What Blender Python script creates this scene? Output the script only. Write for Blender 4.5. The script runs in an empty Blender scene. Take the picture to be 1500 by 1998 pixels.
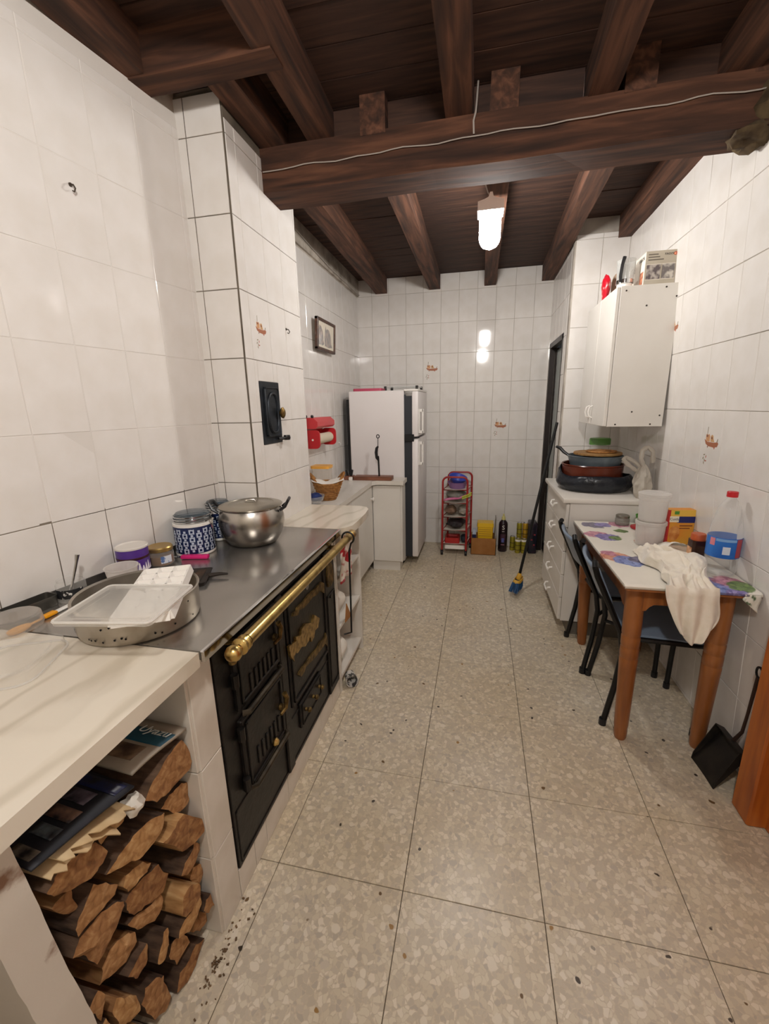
import bpy, bmesh, math, random
from mathutils import Vector, Matrix, noise
random.seed(7)
scene = bpy.context.scene
COL = scene.collection

# ------------------------------------------------------------------ camera
CAM_POS = Vector((0.5771, -0.9336, 1.4016))
yaw, pitch, roll, fpx = -0.22109, 0.24540, -0.02031, 826.23
fw = Vector((math.sin(yaw)*math.cos(pitch), math.cos(yaw)*math.cos(pitch), -math.sin(pitch)))
rt = Vector((math.cos(yaw), -math.sin(yaw), 0)); up = rt.cross(fw)
rt2 = rt*math.cos(roll)+up*math.sin(roll); up2 = -rt*math.sin(roll)+up*math.cos(roll)
cd = bpy.data.cameras.new('camera'); cam = bpy.data.objects.new('camera', cd); COL.objects.link(cam)
m = Matrix((rt2, up2, -fw)).transposed().to_4x4(); m.translation = CAM_POS
cam.matrix_world = m
cd.sensor_fit = 'HORIZONTAL'; cd.sensor_width = 36; cd.lens = fpx/1500*36
cd.clip_start = 0.01
scene.camera = cam

# ------------------------------------------------------------------ world, exposure
w = bpy.data.worlds.new('world'); scene.world = w; w.use_nodes = True
w.node_tree.nodes['Background'].inputs[0].default_value = (0.5, 0.5, 0.52, 1)
w.node_tree.nodes['Background'].inputs[1].default_value = 0.02
vs = scene.view_settings
vs.view_transform = 'Standard'; vs.look = 'None'; vs.gamma = 1; vs.use_curve_mapping = False
vs.exposure = 1.1
LAMP_STRENGTH = 106.0       # emission of the two hanging lamps' diffusers
LAMP2_STRENGTH = 188.0

# ------------------------------------------------------------------ materials
def srgb(c):
    if isinstance(c, str):
        c = c.lstrip('#'); c = [int(c[i:i+2], 16)/255 for i in (0, 2, 4)]
    return tuple((x/12.92 if x <= .04045 else ((x+.055)/1.055)**2.4) for x in c[:3])+(1,)
MATS = {}
def nodes(mt): return mt.node_tree.nodes, mt.node_tree.links
def mat(name, col='#888888', rough=.5, metal=0, col2=None, scale=20, detail=4, bump=0, bscale=None, stretch=None,
        trans=0, emit=0, coat=0, spec=.5, contrast=(.35, .65), ior=1.45, sheen=0, bdist=.002):
    if name in MATS: return MATS[name]
    mt = bpy.data.materials.new(name); mt.use_nodes = True
    n, l = nodes(mt); b = n['Principled BSDF']
    b.inputs['Base Color'].default_value = srgb(col); b.inputs['Roughness'].default_value = rough
    b.inputs['Metallic'].default_value = metal; b.inputs['IOR'].default_value = ior
    b.inputs['Transmission Weight'].default_value = trans; b.inputs['Coat Weight'].default_value = coat
    b.inputs['Specular IOR Level'].default_value = spec; b.inputs['Sheen Weight'].default_value = sheen
    if emit:
        b.inputs['Emission Color'].default_value = srgb(col); b.inputs['Emission Strength'].default_value = emit
    vec = None
    if col2 or bump:
        tc = n.new('ShaderNodeTexCoord'); vec = tc.outputs['Object']
        if stretch:
            mp = n.new('ShaderNodeMapping'); mp.inputs['Scale'].default_value = stretch
            l.new(vec, mp.inputs['Vector']); vec = mp.outputs[0]
    if col2:
        nz = n.new('ShaderNodeTexNoise'); nz.inputs['Scale'].default_value = scale; nz.inputs['Detail'].default_value = detail
        l.new(vec, nz.inputs['Vector'])
        cr = n.new('ShaderNodeValToRGB'); e = cr.color_ramp.elements
        e[0].position, e[1].position = contrast; e[0].color = srgb(col); e[1].color = srgb(col2)
        l.new(nz.outputs['Fac'], cr.inputs[0]); l.new(cr.outputs[0], b.inputs['Base Color'])
    if bump:
        nb = n.new('ShaderNodeTexNoise'); nb.inputs['Scale'].default_value = bscale or scale; nb.inputs['Detail'].default_value = 5
        l.new(vec, nb.inputs['Vector'])
        bp = n.new('ShaderNodeBump'); bp.inputs['Strength'].default_value = bump; bp.inputs['Distance'].default_value = bdist
        l.new(nb.outputs['Fac'], bp.inputs['Height']); l.new(bp.outputs[0], b.inputs['Normal'])
    MATS[name] = mt; return mt
def clear_mat(name, col='#ffffff', opacity=.12, rough=.08, haze=0.0):
    """thin clear or frosted plastic / glass sheet: see-through body + facing gloss"""
    if name in MATS: return MATS[name]
    mt = bpy.data.materials.new(name); mt.use_nodes = True; n, l = nodes(mt)
    b = n['Principled BSDF']; b.inputs['Base Color'].default_value = srgb(col); b.inputs['Roughness'].default_value = rough
    tr = n.new('ShaderNodeBsdfTransparent'); tl = n.new('ShaderNodeBsdfTranslucent'); tl.inputs[0].default_value = srgb(col)
    ad = n.new('ShaderNodeMixShader'); ad.inputs[0].default_value = haze
    l.new(b.outputs[0], ad.inputs[1]); l.new(tl.outputs[0], ad.inputs[2])
    lw = n.new('ShaderNodeLayerWeight'); lw.inputs[0].default_value = .5
    pw = n.new('ShaderNodeMath'); pw.operation = 'POWER'; pw.inputs[1].default_value = 4; l.new(lw.outputs['Facing'], pw.inputs[0])
    mx = n.new('ShaderNodeMath'); mx.operation = 'MULTIPLY_ADD'; mx.inputs[1].default_value = .6; mx.inputs[2].default_value = opacity+.03; mx.use_clamp = True
    l.new(pw.outputs[0], mx.inputs[0])
    ms = n.new('ShaderNodeMixShader'); l.new(mx.outputs[0], ms.inputs[0]); l.new(tr.outputs[0], ms.inputs[1]); l.new(ad.outputs[0], ms.inputs[2])
    l.new(ms.outputs[0], n['Material Output'].inputs['Surface'])
    MATS[name] = mt; return mt

def wood_mat(name, c1, c2, c3, rough=.5, axis=(1, 12, 12), scale=3, bump=.3):
    if name in MATS: return MATS[name]
    mt = bpy.data.materials.new(name); mt.use_nodes = True; n, l = nodes(mt); b = n['Principled BSDF']
    tc = n.new('ShaderNodeTexCoord'); mp = n.new('ShaderNodeMapping'); mp.inputs['Scale'].default_value = axis
    l.new(tc.outputs['Object'], mp.inputs[0])
    nz = n.new('ShaderNodeTexNoise'); nz.inputs['Scale'].default_value = scale; nz.inputs['Detail'].default_value = 8; nz.inputs['Distortion'].default_value = .6
    l.new(mp.outputs[0], nz.inputs['Vector'])
    cr = n.new('ShaderNodeValToRGB'); e = cr.color_ramp.elements
    e[0].position = .3; e[1].position = .72; e[0].color = srgb(c1); e[1].color = srgb(c3)
    k = cr.color_ramp.elements.new(.5); k.color = srgb(c2)
    l.new(nz.outputs['Fac'], cr.inputs[0]); l.new(cr.outputs[0], b.inputs['Base Color'])
    b.inputs['Roughness'].default_value = rough
    bp = n.new('ShaderNodeBump'); bp.inputs['Strength'].default_value = bump; bp.inputs['Distance'].default_value = .002
    l.new(nz.outputs['Fac'], bp.inputs['Height']); l.new(bp.outputs[0], b.inputs['Normal'])
    MATS[name] = mt; return mt

def terrazzo_mat():
    mt = bpy.data.materials.new('terrazzo'); mt.use_nodes = True; n, l = nodes(mt); b = n['Principled BSDF']
    tc = n.new('ShaderNodeTexCoord'); geo = n.new('ShaderNodeNewGeometry')
    wv = geo.outputs['Position']
    nz0 = n.new('ShaderNodeTexNoise'); nz0.inputs['Scale'].default_value = 30; nz0.inputs['Detail'].default_value = 2; l.new(wv, nz0.inputs['Vector'])
    dv = n.new('ShaderNodeMixRGB'); dv.blend_type = 'LINEAR_LIGHT'; dv.inputs[0].default_value = .012
    l.new(wv, dv.inputs[1]); l.new(nz0.outputs['Color'], dv.inputs[2]); wv = dv.outputs[0]
    def vor(scale, feat='F1'):
        v = n.new('ShaderNodeTexVoronoi'); v.inputs['Scale'].default_value = scale; v.feature = feat
        l.new(wv, v.inputs['Vector']); return v
    def ramp(src, stops, interp='LINEAR'):
        r = n.new('ShaderNodeValToRGB'); r.color_ramp.interpolation = interp
        e = r.color_ramp.elements
        e[0].position, e[0].color = stops[0][0], srgb(stops[0][1])
        e[1].position, e[1].color = stops[-1][0], srgb(stops[-1][1])
        for p_, c_ in stops[1:-1]:
            k = r.color_ramp.elements.new(p_); k.color = srgb(c_)
        l.new(src, r.inputs[0]); return r.outputs[0]
    def bw(c):
        s = n.new('ShaderNodeSeparateColor'); l.new(c, s.inputs[0]); return s.outputs[0]
    def mix(f, a, c):
        x = n.new('ShaderNodeMixRGB'); l.new(f, x.inputs[0]); l.new(a, x.inputs[1]); l.new(c, x.inputs[2]); return x.outputs[0]
    v1 = vor(72); base = ramp(bw(v1.outputs['Color']), [(0, '#cabfad'), (.2, '#d8cdb8'), (.4, '#e0d6c2'), (.6, '#cfc4b2'), (.78, '#e8decd'), (.92, '#c2b8a9')], 'CONSTANT')
    v1e = vor(72, 'DISTANCE_TO_EDGE'); edge = ramp(v1e.outputs['Distance'], [(.02, '#ffffff'), (.09, '#000000')])
    nz = n.new('ShaderNodeTexNoise'); nz.inputs['Scale'].default_value = 140; l.new(geo.outputs['Position'], nz.inputs['Vector'])
    cem = ramp(nz.outputs['Fac'], [(.3, '#c6baa6'), (.7, '#dccfba')])
    c = mix(edge, base, cem)
    # larger pale chips
    v2 = vor(30); rare = ramp(bw(v2.outputs['Color']), [(0, '#000000'), (.62, '#000000'), (.64, '#ffffff'), (1, '#ffffff')])
    rnd = ramp(v2.outputs['Distance'], [(.30, '#ffffff'), (.36, '#000000')])
    mm = n.new('ShaderNodeMath'); mm.operation = 'MULTIPLY'; l.new(rare, mm.inputs[0]); l.new(rnd, mm.inputs[1])
    sep = n.new('ShaderNodeSeparateColor'); l.new(v2.outputs['Color'], sep.inputs[0])
    pale = ramp(sep.outputs[1], [(0, '#e6ddcd'), (.4, '#d4c9b9'), (.7, '#ebe2d2'), (.9, '#c6bcaf')], 'CONSTANT')
    c = mix(mm.outputs[0], c, pale)
    # rare dark and rust chips
    v3 = vor(21); r3 = ramp(bw(v3.outputs['Color']), [(0, '#ffffff'), (.17, '#ffffff'), (.18, '#000000'), (1, '#000000')])
    d3 = ramp(v3.outputs['Distance'], [(.12, '#ffffff'), (.15, '#000000')])
    m3 = n.new('ShaderNodeMath'); m3.operation = 'MULTIPLY'; l.new(r3, m3.inputs[0]); l.new(d3, m3.inputs[1])
    s3 = n.new('ShaderNodeSeparateColor'); l.new(v3.outputs['Color'], s3.inputs[0])
    dk = ramp(s3.outputs[1], [(0, '#40372c'), (.35, '#6e5536'), (.6, '#57504a'), (.8, '#a5814f'), (1, '#332c25')], 'CONSTANT')
    c = mix(m3.outputs[0], c, dk)
    # broad discolouration
    nl = n.new('ShaderNodeTexNoise'); nl.inputs['Scale'].default_value = 1.6; nl.inputs['Detail'].default_value = 5; l.new(geo.outputs['Position'], nl.inputs['Vector'])
    tint = ramp(nl.outputs['Fac'], [(.3, '#efe7d8'), (.7, '#ffffff')])
    mu = n.new('ShaderNodeMixRGB'); mu.blend_type = 'MULTIPLY'; mu.inputs[0].default_value = 1; l.new(c, mu.inputs[1]); l.new(tint, mu.inputs[2])
    l.new(mu.outputs[0], b.inputs['Base Color'])
    b.inputs['Roughness'].default_value = .33; b.inputs['Specular IOR Level'].default_value = .4
    MATS['terrazzo'] = mt; return mt

def marble_mat(name, c1, c2, c3):
    mt = bpy.data.materials.new(name); mt.use_nodes = True; n, l = nodes(mt); b = n['Principled BSDF']
    tc = n.new('ShaderNodeTexCoord'); mp = n.new('ShaderNodeMapping'); mp.inputs['Scale'].default_value = (2.2, .8, 1); mp.inputs['Rotation'].default_value = (0, 0, .35)
    l.new(tc.outputs['Object'], mp.inputs[0])
    wv = n.new('ShaderNodeTexWave'); wv.inputs['Scale'].default_value = 1.4; wv.inputs['Distortion'].default_value = 7; wv.inputs['Detail'].default_value = 4; wv.inputs['Detail Scale'].default_value = 1.5
    l.new(mp.outputs[0], wv.inputs['Vector'])
    cr = n.new('ShaderNodeValToRGB'); e = cr.color_ramp.elements
    e[0].position = 0; e[0].color = srgb(c2); e[1].position = 1; e[1].color = srgb(c1)
    k = e.new(.12); k.color = srgb(c3); k = e.new(.3); k.color = srgb(c1)
    l.new(wv.outputs['Fac'], cr.inputs[0]); l.new(cr.outputs[0], b.inputs['Base Color']); b.inputs['Roughness'].default_value = .22
    MATS[name] = mt; return mt

TILE = mat('glazed_tile', '#e5e1dd', .06, col2='#dfdad4', scale=9, bump=.05, bscale=10, spec=.5, bdist=.0012)
TILE_W = mat('glazed_tile_base', '#ddd6cc', .16, col2='#d0c7ba', scale=7, bump=.08, bscale=14)
GROUT = mat('grout', '#9c948a', .9, col2='#c0b8ad', scale=6)
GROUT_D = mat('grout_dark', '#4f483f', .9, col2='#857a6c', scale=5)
GROUT_L = mat('grout_light', '#d6d1cb', .9, col2='#dcd7d1', scale=5)
PLASTER = mat('dirty_plaster', '#8f867a', .95, col2='#c4bbaf', scale=7, bump=.6, bscale=30)
PLASTER_W = mat('painted_plaster', '#cfc7ba', .75, col2='#b9ab98', scale=5, contrast=(.5, .8), bump=.4, bscale=22)
TERR = terrazzo_mat()
BEAM = wood_mat('old_beam_wood', '#2d1a11', '#4b2e1e', '#6d4733', .85, (14, 1.2, 14), 2.5)
BEAM_X = wood_mat('old_beam_wood_cross', '#2a180f', '#462a1b', '#633f2b', .88, (1.2, 14, 14), 2.5)
PLANK = wood_mat('old_plank_wood', '#281710', '#3d261b', '#523627', .8, (1.2, 14, 14), 2.5)
MARBLE = marble_mat('cream_marble', '#ddd4c4', '#cbc1af', '#d7cdbc')
IRON = mat('black_cast_iron', '#151312', .42, .35, col2='#241f1c', scale=25, bump=.5, bscale=60)
IRON_B = mat('blue_black_iron', '#191d22', .42, .4, col2='#2a3038', scale=14, bump=.35, bscale=30)
BRASS = mat('worn_brass', '#cbae6e', .3, 1, col2='#8a6a34', scale=24, contrast=(.45, .8), bump=.15, bscale=60)
BRASS_D = mat('dull_brass', '#8d7241', .5, .8, col2='#4d3c20', scale=45, bump=.5, bscale=90)
STEEL = mat('brushed_stove_steel', '#b3afa9', .24, .8, col2='#a09c96', scale=4, stretch=(1, 1, 1), bump=.06, bscale=120)
ALU = mat('aluminium', '#c3beb7', .27, 1, col2='#a29d96', scale=6, bump=.05, bscale=40)
ALU_OLD = mat('worn_aluminium', '#bdb6ab', .38, .85, col2='#8f8371', scale=12, contrast=(.4, .85), bump=.12, bscale=60)
CHROME = mat('chrome', '#d5d5d5', .12, 1)
WHITE_LAM = mat('white_laminate', '#e2ddd5', .35, col2='#dad4ca', scale=3)
WHITE_CAB = mat('white_painted_board', '#e4e0d9', .4, col2='#dcd7cf', scale=3)
WHITE_FRIDGE = mat('white_enamel', '#e8e3e2', .35, col2='#e2dcda', scale=2)
WHITE_PL = mat('white_plastic', '#eeeae4', .35)
BLACK_PL = mat('black_plastic', '#17171a', .35)
BLACK_TUBE = mat('black_painted_tube', '#121314', .35, .2)
DARK = mat('dark_void', '#0d0b0a', .9)
RED_PL = mat('red_plastic', '#c0242c', .35)
RED_TUBE = mat('red_enamel_tube', '#9c2524', .35)
ORANGE_WOOD = wood_mat('varnished_pine', '#7c4822', '#92582c', '#a2673a', .3, (10, 10, 1), 2.5, .1)
DOOR_WOOD = wood_mat('varnished_door_wood', '#94491a', '#b2601f', '#c4742c', .35, (10, 10, 1), 2.5, .1)
CARD = mat('brown_cardboard', '#a5713f', .85, col2='#95632f', scale=9)

# ------------------------------------------------------------------ geometry helpers
class G:
    def __init__(s): s.bm = bmesh.new()
    def quad(s, *ps):
        vs_ = [s.bm.verts.new(p) for p in ps]; s.bm.faces.new(vs_); return s
    def box(s, x0, x1, y0, y1, z0, z1, mtx=None, bev=0, seg=1):
        bm = bmesh.new() if bev else s.bm
        c = [Vector((x, y, z)) for x in (x0, x1) for y in (y0, y1) for z in (z0, z1)]
        if mtx: c = [mtx @ v for v in c]
        v = [bm.verts.new(q) for q in c]
        for f in ((0, 1, 3, 2), (4, 6, 7, 5), (0, 4, 5, 1), (2, 3, 7, 6), (0, 2, 6, 4), (1, 5, 7, 3)):
            bm.faces.new([v[i] for i in f])
        if bev:
            bmesh.ops.bevel(bm, geom=bm.edges[:], offset=bev, segments=seg, affect='EDGES', profile=.5, clamp_overlap=True)
            s._merge(bm)
        return s
    def _merge(s, bm):
        mp = {}
        for v in bm.verts: mp[v] = s.bm.verts.new(v.co)
        for f in bm.faces:
            try: s.bm.faces.new([mp[v] for v in f.verts])
            except ValueError: pass
        bm.free()
    def lathe(s, prof, c=(0, 0, 0), n=24, mtx=None, squash=(1, 1)):
        """prof: list of (radius, z)"""
        rings = []
        for r, z in prof:
            if r < 1e-6:
                p = Vector((c[0], c[1], c[2]+z)); rings.append([s.bm.verts.new(mtx @ p if mtx else p)])
            else:
                ring = []
                for i in range(n):
                    a = 2*math.pi*i/n; p = Vector((c[0]+r*squash[0]*math.cos(a), c[1]+r*squash[1]*math.sin(a), c[2]+z))
                    ring.append(s.bm.verts.new(mtx @ p if mtx else p))
                rings.append(ring)
        for a, b in zip(rings, rings[1:]):
            for i in range(n):
                j = (i+1) % n
                if len(a) == 1 and len(b) == 1: continue
                if len(a) == 1: s.bm.faces.new((a[0], b[i], b[j]))
                elif len(b) == 1: s.bm.faces.new((a[i], a[j], b[0]))
                else: s.bm.faces.new((a[i], a[j], b[j], b[i]))
        return s
    def tube(s, pts, r, n=8, closed=False, cap=True):
        pts = [Vector(p) for p in pts]; rr = r if isinstance(r, (list, tuple)) else [r]*len(pts)
        N = len(pts); rings = []; prev = None
        for i, p in enumerate(pts):
            if closed: t = pts[(i+1) % N]-pts[i-1]
            else: t = pts[min(i+1, N-1)]-pts[max(i-1, 0)]
            t.normalize()
            if prev is None:
                a = Vector((0, 0, 1)) if abs(t.z) < .9 else Vector((1, 0, 0)); u = t.cross(a).normalized()
            else:
                u = prev-t*prev.dot(t)
                if u.length < 1e-5: u = t.orthogonal()
                u.normalize()
            prev = u; v = t.cross(u)
            rings.append([s.bm.verts.new(p+(u*math.cos(2*math.pi*k/n)+v*math.sin(2*math.pi*k/n))*rr[i]) for k in range(n)])
        pairs = list(zip(rings, rings[1:]))+([(rings[-1], rings[0])] if closed else [])
        for a, b in pairs:
            for k in range(n): s.bm.faces.new((a[k], a[(k+1) % n], b[(k+1) % n], b[k]))
        if cap and not closed:
            s.bm.faces.new(rings[0][::-1]); s.bm.faces.new(rings[-1])
        return s
    def prism(s, poly, f0, f1):
        """poly of 2-tuples; f0/f1 map 2-tuple -> 3D for both caps"""
        a = [s.bm.verts.new(f0(q)) for q in poly]; b = [s.bm.verts.new(f1(q)) for q in poly]
        s.bm.faces.new(a[::-1]); s.bm.faces.new(b); N = len(poly)
        for i in range(N): s.bm.faces.new((a[i], a[(i+1) % N], b[(i+1) % N], b[i]))
        return s
    def grid(s, nu, nv, f, closed_u=False):
        v = [[s.bm.verts.new(f(i/(nu if closed_u else nu-1), j/(nv-1))) for j in range(nv)] for i in range(nu)]
        for i in range(nu if closed_u else nu-1):
            for j in range(nv-1):
                k = (i+1) % nu
                s.bm.faces.new((v[i][j], v[k][j], v[k][j+1], v[i][j+1]))
        return s
    def mesh(s, name, mt, smooth=True, angle=35):
        bmesh.ops.recalc_face_normals(s.bm, faces=s.bm.faces[:])
        me = bpy.data.meshes.new(name); s.bm.to_mesh(me); s.bm.free()
        me.materials.append(mt)
        if smooth:
            for p in me.polygons: p.use_smooth = True
            me.set_sharp_from_angle(angle=math.radians(angle))
        return me
    def obj(s, name, mt, parent=None, loc=(0, 0, 0), rot=(0, 0, 0), smooth=True, angle=35, bev=0, thick=0, sub=0):
        if bev:
            ed = [e for e in s.bm.edges if len(e.link_faces) == 2 and e.calc_face_angle(0) > .6]
            bmesh.ops.bevel(s.bm, geom=ed, offset=bev, segments=2, affect='EDGES', profile=.6, clamp_overlap=True)
        o = bpy.data.objects.new(name, s.mesh(name, mt, smooth, angle)); COL.objects.link(o)
        o.location = loc; o.rotation_euler = rot
        if parent: o.parent = parent
        if thick:
            q = o.modifiers.new('thickness', 'SOLIDIFY'); q.thickness = thick; q.offset = 0
        if sub:
            q = o.modifiers.new('smooth', 'SUBSURF'); q.levels = sub; q.render_levels = sub
        return o
def tag(o, label, cat, group=None):
    o['label'] = label; o['category'] = cat
    if group: o['group'] = group
    return o
def thing(name, label, cat, loc=(0, 0, 0), rz=0, group=None, rot=None):
    o = bpy.data.objects.new(name, None); COL.objects.link(o); o.empty_display_size = .05
    o.location = loc; o.rotation_euler = rot or (0, 0, rz)
    return tag(o, label, cat, group)
def struct(o): o['kind'] = 'structure'; return o
def dup(root, loc, rz=None, label=None, scale=None):
    r = root.copy(); COL.objects.link(r); r.location = loc
    if rz is not None: r.rotation_euler = (0, 0, rz)
    if scale: r.scale = scale
    if label: r['label'] = label
    for ch in list(root.children):
        c = ch.copy(); COL.objects.link(c); c.parent = r
        for g in list(ch.children):
            d = g.copy(); COL.objects.link(d); d.parent = c
    return r
def text(name, s, size, mt, parent, mtx, ext=.0004, shear=0):
    cu = bpy.data.curves.new(name, 'FONT'); cu.body = s; cu.size = size; cu.extrude = ext; cu.shear = shear
    cu.align_x = 'CENTER'; cu.align_y = 'CENTER'; cu.resolution_u = 3
    t = bpy.data.objects.new(name, cu); COL.objects.link(t)
    bpy.context.view_layer.update()
    me = bpy.data.meshes.new_from_object(t.evaluated_get(bpy.context.evaluated_depsgraph_get()))
    bpy.data.objects.remove(t); bpy.data.curves.remove(cu)
    me.materials.clear(); me.materials.append(mt)
    o = bpy.data.objects.new(name, me); COL.objects.link(o); o.parent = parent; o.matrix_local = mtx
    return o
def frame(origin, xdir, ydir):
    x = Vector(xdir).normalized(); y = Vector(ydir).normalized(); z = x.cross(y).normalized(); y = z.cross(x)
    mm = Matrix((x, y, z)).transposed().to_4x4(); mm.translation = Vector(origin); return mm
def arc(c, r, a0, a1, n, f):
    return [f(c[0]+r*math.cos(math.radians(a0+(a1-a0)*i/n)), c[1]+r*math.sin(math.radians(a0+(a1-a0)*i/n))) for i in range(n+1)]
def rrect(x0, x1, y0, y1, r, n=4):
    out = []
    for cx, cy, a in ((x1-r, y1-r, 0), (x0+r, y1-r, 90), (x0+r, y0+r, 180), (x1-r, y0+r, 270)):
        for i in range(n+1):
            t = math.radians(a+90*i/n); out.append((cx+r*math.cos(t), cy+r*math.sin(t)))
    return out
def nz(p, s=1.0, o=0.0): return noise.noise(Vector(p)*s+Vector((o, o*1.7, o*.6)))
# ================================================================== STRUCTURE
def rect_minus(r, h):
    x0, x1, y0, y1 = r; a0, a1, b0, b1 = h
    if a0 >= x1 or a1 <= x0 or b0 >= y1 or b1 <= y0: return [r]
    out = []
    if a0 > x0: out.append((x0, a0, y0, y1))
    if a1 < x1: out.append((a1, x1, y0, y1))
    xa, xb = max(x0, a0), min(x1, a1)
    if b0 > y0: out.append((xa, xb, y0, b0))
    if b1 < y1: out.append((xa, xb, b1, y1))
    return out
def cut(rects, holes):
    for h in holes:
        rects = [q for r in rects for q in rect_minus(r, h)]
    return rects
TCACHE = {}
def tile_mesh(w_, h_, mt, th=.006, ch=.0014):
    key = (round(w_, 3), round(h_, 3), mt.name, th)
    if key in TCACHE: return TCACHE[key]
    g = G(); a, b = w_/2, h_/2
    def ring(i, z): return [g.bm.verts.new((x, y, z)) for x, y in ((-a+i, -b+i), (a-i, -b+i), (a-i, b-i), (-a+i, b-i))]
    r0, r1, r2 = ring(0, -.002), ring(0, th-ch), ring(ch, th)
    for p_, q_ in ((r0, r1), (r1, r2)):
        for i in range(4): g.bm.faces.new((p_[i], p_[(i+1) % 4], q_[(i+1) % 4], q_[i]))
    g.bm.faces.new(r2); g.bm.faces.new(r0[::-1])
    TCACHE[key] = g.mesh('tile', mt, smooth=False); return TCACHE[key]
def tiled_wall(name, p0, udir, L, H, tw, th, s_off, t_off, holes=(), grout=GROUT, tmat=TILE, upv=(0, 0, 1), top=None, jit=.0028, gap=.0026, parent=None, slab=.05, th_t=.006, depth=.0035):
    F = frame(p0, udir, upv)
    g = G()
    for x0, x1, y0, y1 in cut([(0, L, 0, H)], holes): g.box(x0, x1, y0, y1, -slab, depth)
    wall = g.obj(name, grout, smooth=False)
    wall.matrix_world = F
    if parent: wall.parent = parent
    else: struct(wall)
    tiles = []
    tl = top if top is not None else H
    i0 = math.floor((0-s_off)/tw); j0 = math.floor((0-t_off)/th)
    for i in range(i0, int((L-s_off)/tw)+1):
        for j in range(j0, int((tl-t_off)/th)+1):
            r = (max(0, s_off+i*tw), min(L, s_off+(i+1)*tw), max(0, t_off+j*th), min(tl, t_off+(j+1)*th))
            if r[1]-r[0] < .012 or r[3]-r[2] < .012: continue
            for x0, x1, y0, y1 in cut([r], holes):
                if x1-x0 < .012 or y1-y0 < .012: continue
                o = bpy.data.objects.new('tile', tile_mesh(x1-x0-gap, y1-y0-gap, tmat, th_t)); COL.objects.link(o)
                o.parent = wall; o.location = ((x0+x1)/2, (y0+y1)/2, random.uniform(0, .0005))
                o.rotation_euler = (random.gauss(0, jit), random.gauss(0, jit), 0)
                tiles.append((x0, x1, y0, y1, o))
    return wall, tiles
def tile_at(tiles, s, t):
    for x0, x1, y0, y1, o in tiles:
        if x0 <= s <= x1 and y0 <= t <= y1: return o
PR = {k: mat('print_'+k, c, .25) for k, c in dict(rust='#a5674a', peach='#cf9a6d', brown='#8a5a44', tan='#c9a070', rose='#b9776a', olive='#948a72').items()}
def ship_print(tile, k=1.0):
    if tile is None: return
    def P(name, poly, mt, z=.0064):
        g = G(); g.prism([(x*k, y*k) for x, y in poly], lambda q: (q[0], q[1], z-.0012), lambda q: (q[0], q[1], z)); g.obj(name, PR[mt], tile, smooth=False)
    P('hull_print', [(-.055, .012), (-.042, -.008), (-.02, -.016), (.02, -.018), (.05, -.014), (.058, 0), (.05, .006), (.02, .002), (-.03, .002)], 'rust')
    P('castle_print', [(-.042, .004), (-.044, .03), (-.036, .036), (-.03, .03), (-.02, .036), (-.012, .028), (-.012, .004)], 'peach', .0066)
    P('castle_print', [(-.004, .004), (-.006, .026), (.004, .034), (.014, .03), (.018, .016), (.026, .004)], 'tan', .0066)
    P('castle_print', [(-.04, .022), (-.04, .032), (-.026, .032), (-.026, .022)], 'brown', .0068)
    P('castle_print', [(.0, .016), (0, .024), (.01, .026), (.012, .014)], 'brown', .0068)
    P('mast_print', [(-.036, .036), (-.034, .064), (-.030, .066), (-.032, .036)], 'olive')
    P('wave_print', [(-.03, -.016), (-.026, -.024), (-.02, -.016)], 'brown'); P('wave_print', [(.02, -.018), (.03, -.026), (.036, -.016)], 'rose')
    P('flag_print', [(.042, .006), (.05, .02), (.054, .018), (.05, .006)], 'olive')
    for dx, dy, a in ((-.045, -.055, .3), (-.03, -.062, 1.2), (-.04, -.078, 2.2), (-.052, -.07, .9), (-.045, -.09, 1.9), (-.03, -.08, 0)):
        c, s_ = math.cos(a), math.sin(a)
        P('sprig_print', [(dx+c*.009, dy+s_*.009), (dx-s_*.0035, dy+c*.0035), (dx-c*.009, dy-s_*.009), (dx+s_*.0035, dy-c*.0035)], 'olive' if dx < -.035 else 'rose')

CEIL = 2.55
# floor --------------------------------------------------------------
FX0, FX1, FY0, FY1 = -.86, 1.66, -2.0, 3.34
g = G(); g.box(FX0, FX1, FY0, FY1, -.06, -.0035)
floor = struct(g.obj('floor', mat('floor_joint', '#4a4136', .95, col2='#6b5f4f', scale=6), smooth=False))
for i in range(-3, 5):
    for j in range(-5, 9):
        x0, x1, y0, y1 = max(FX0, i*.4), min(FX1, (i+1)*.4), max(FY0, j*.4), min(FY1, (j+1)*.4)
        if x1-x0 < .02 or y1-y0 < .02: continue
        o = bpy.data.objects.new('tile', tile_mesh(x1-x0-.0022, y1-y0-.0022, TERR, .004, .001)); COL.objects.link(o)
        o.parent = floor; o.location = ((x0+x1)/2, (y0+y1)/2, -.004+random.uniform(-.0003, .0003))

# walls --------------------------------------------------------------
LW = lambda y: -.53-.157*(.69-y)                      # the near left wall runs slightly askew
Lx0 = LW(-2.0)
Lvec = Vector((LW(.69)-Lx0, 2.69, 0))
Ln = Lvec.length; La = math.atan2(-(LW(.69)-Lx0), 2.69)
wl, wl_t = tiled_wall('wall_left', (Lx0, -2.0, 0), Lvec, Ln, 2.43, .163, .252, (Ln-.028) % .163-.163, 1.09-.252*5, grout=GROUT_L, top=2.385, gap=.0016, depth=.0052)
g = G(); g.box(0, Ln, .84, 1.0955, 0, .0056); g.obj('grout_strip', GROUT_D, wl, smooth=False)
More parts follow.
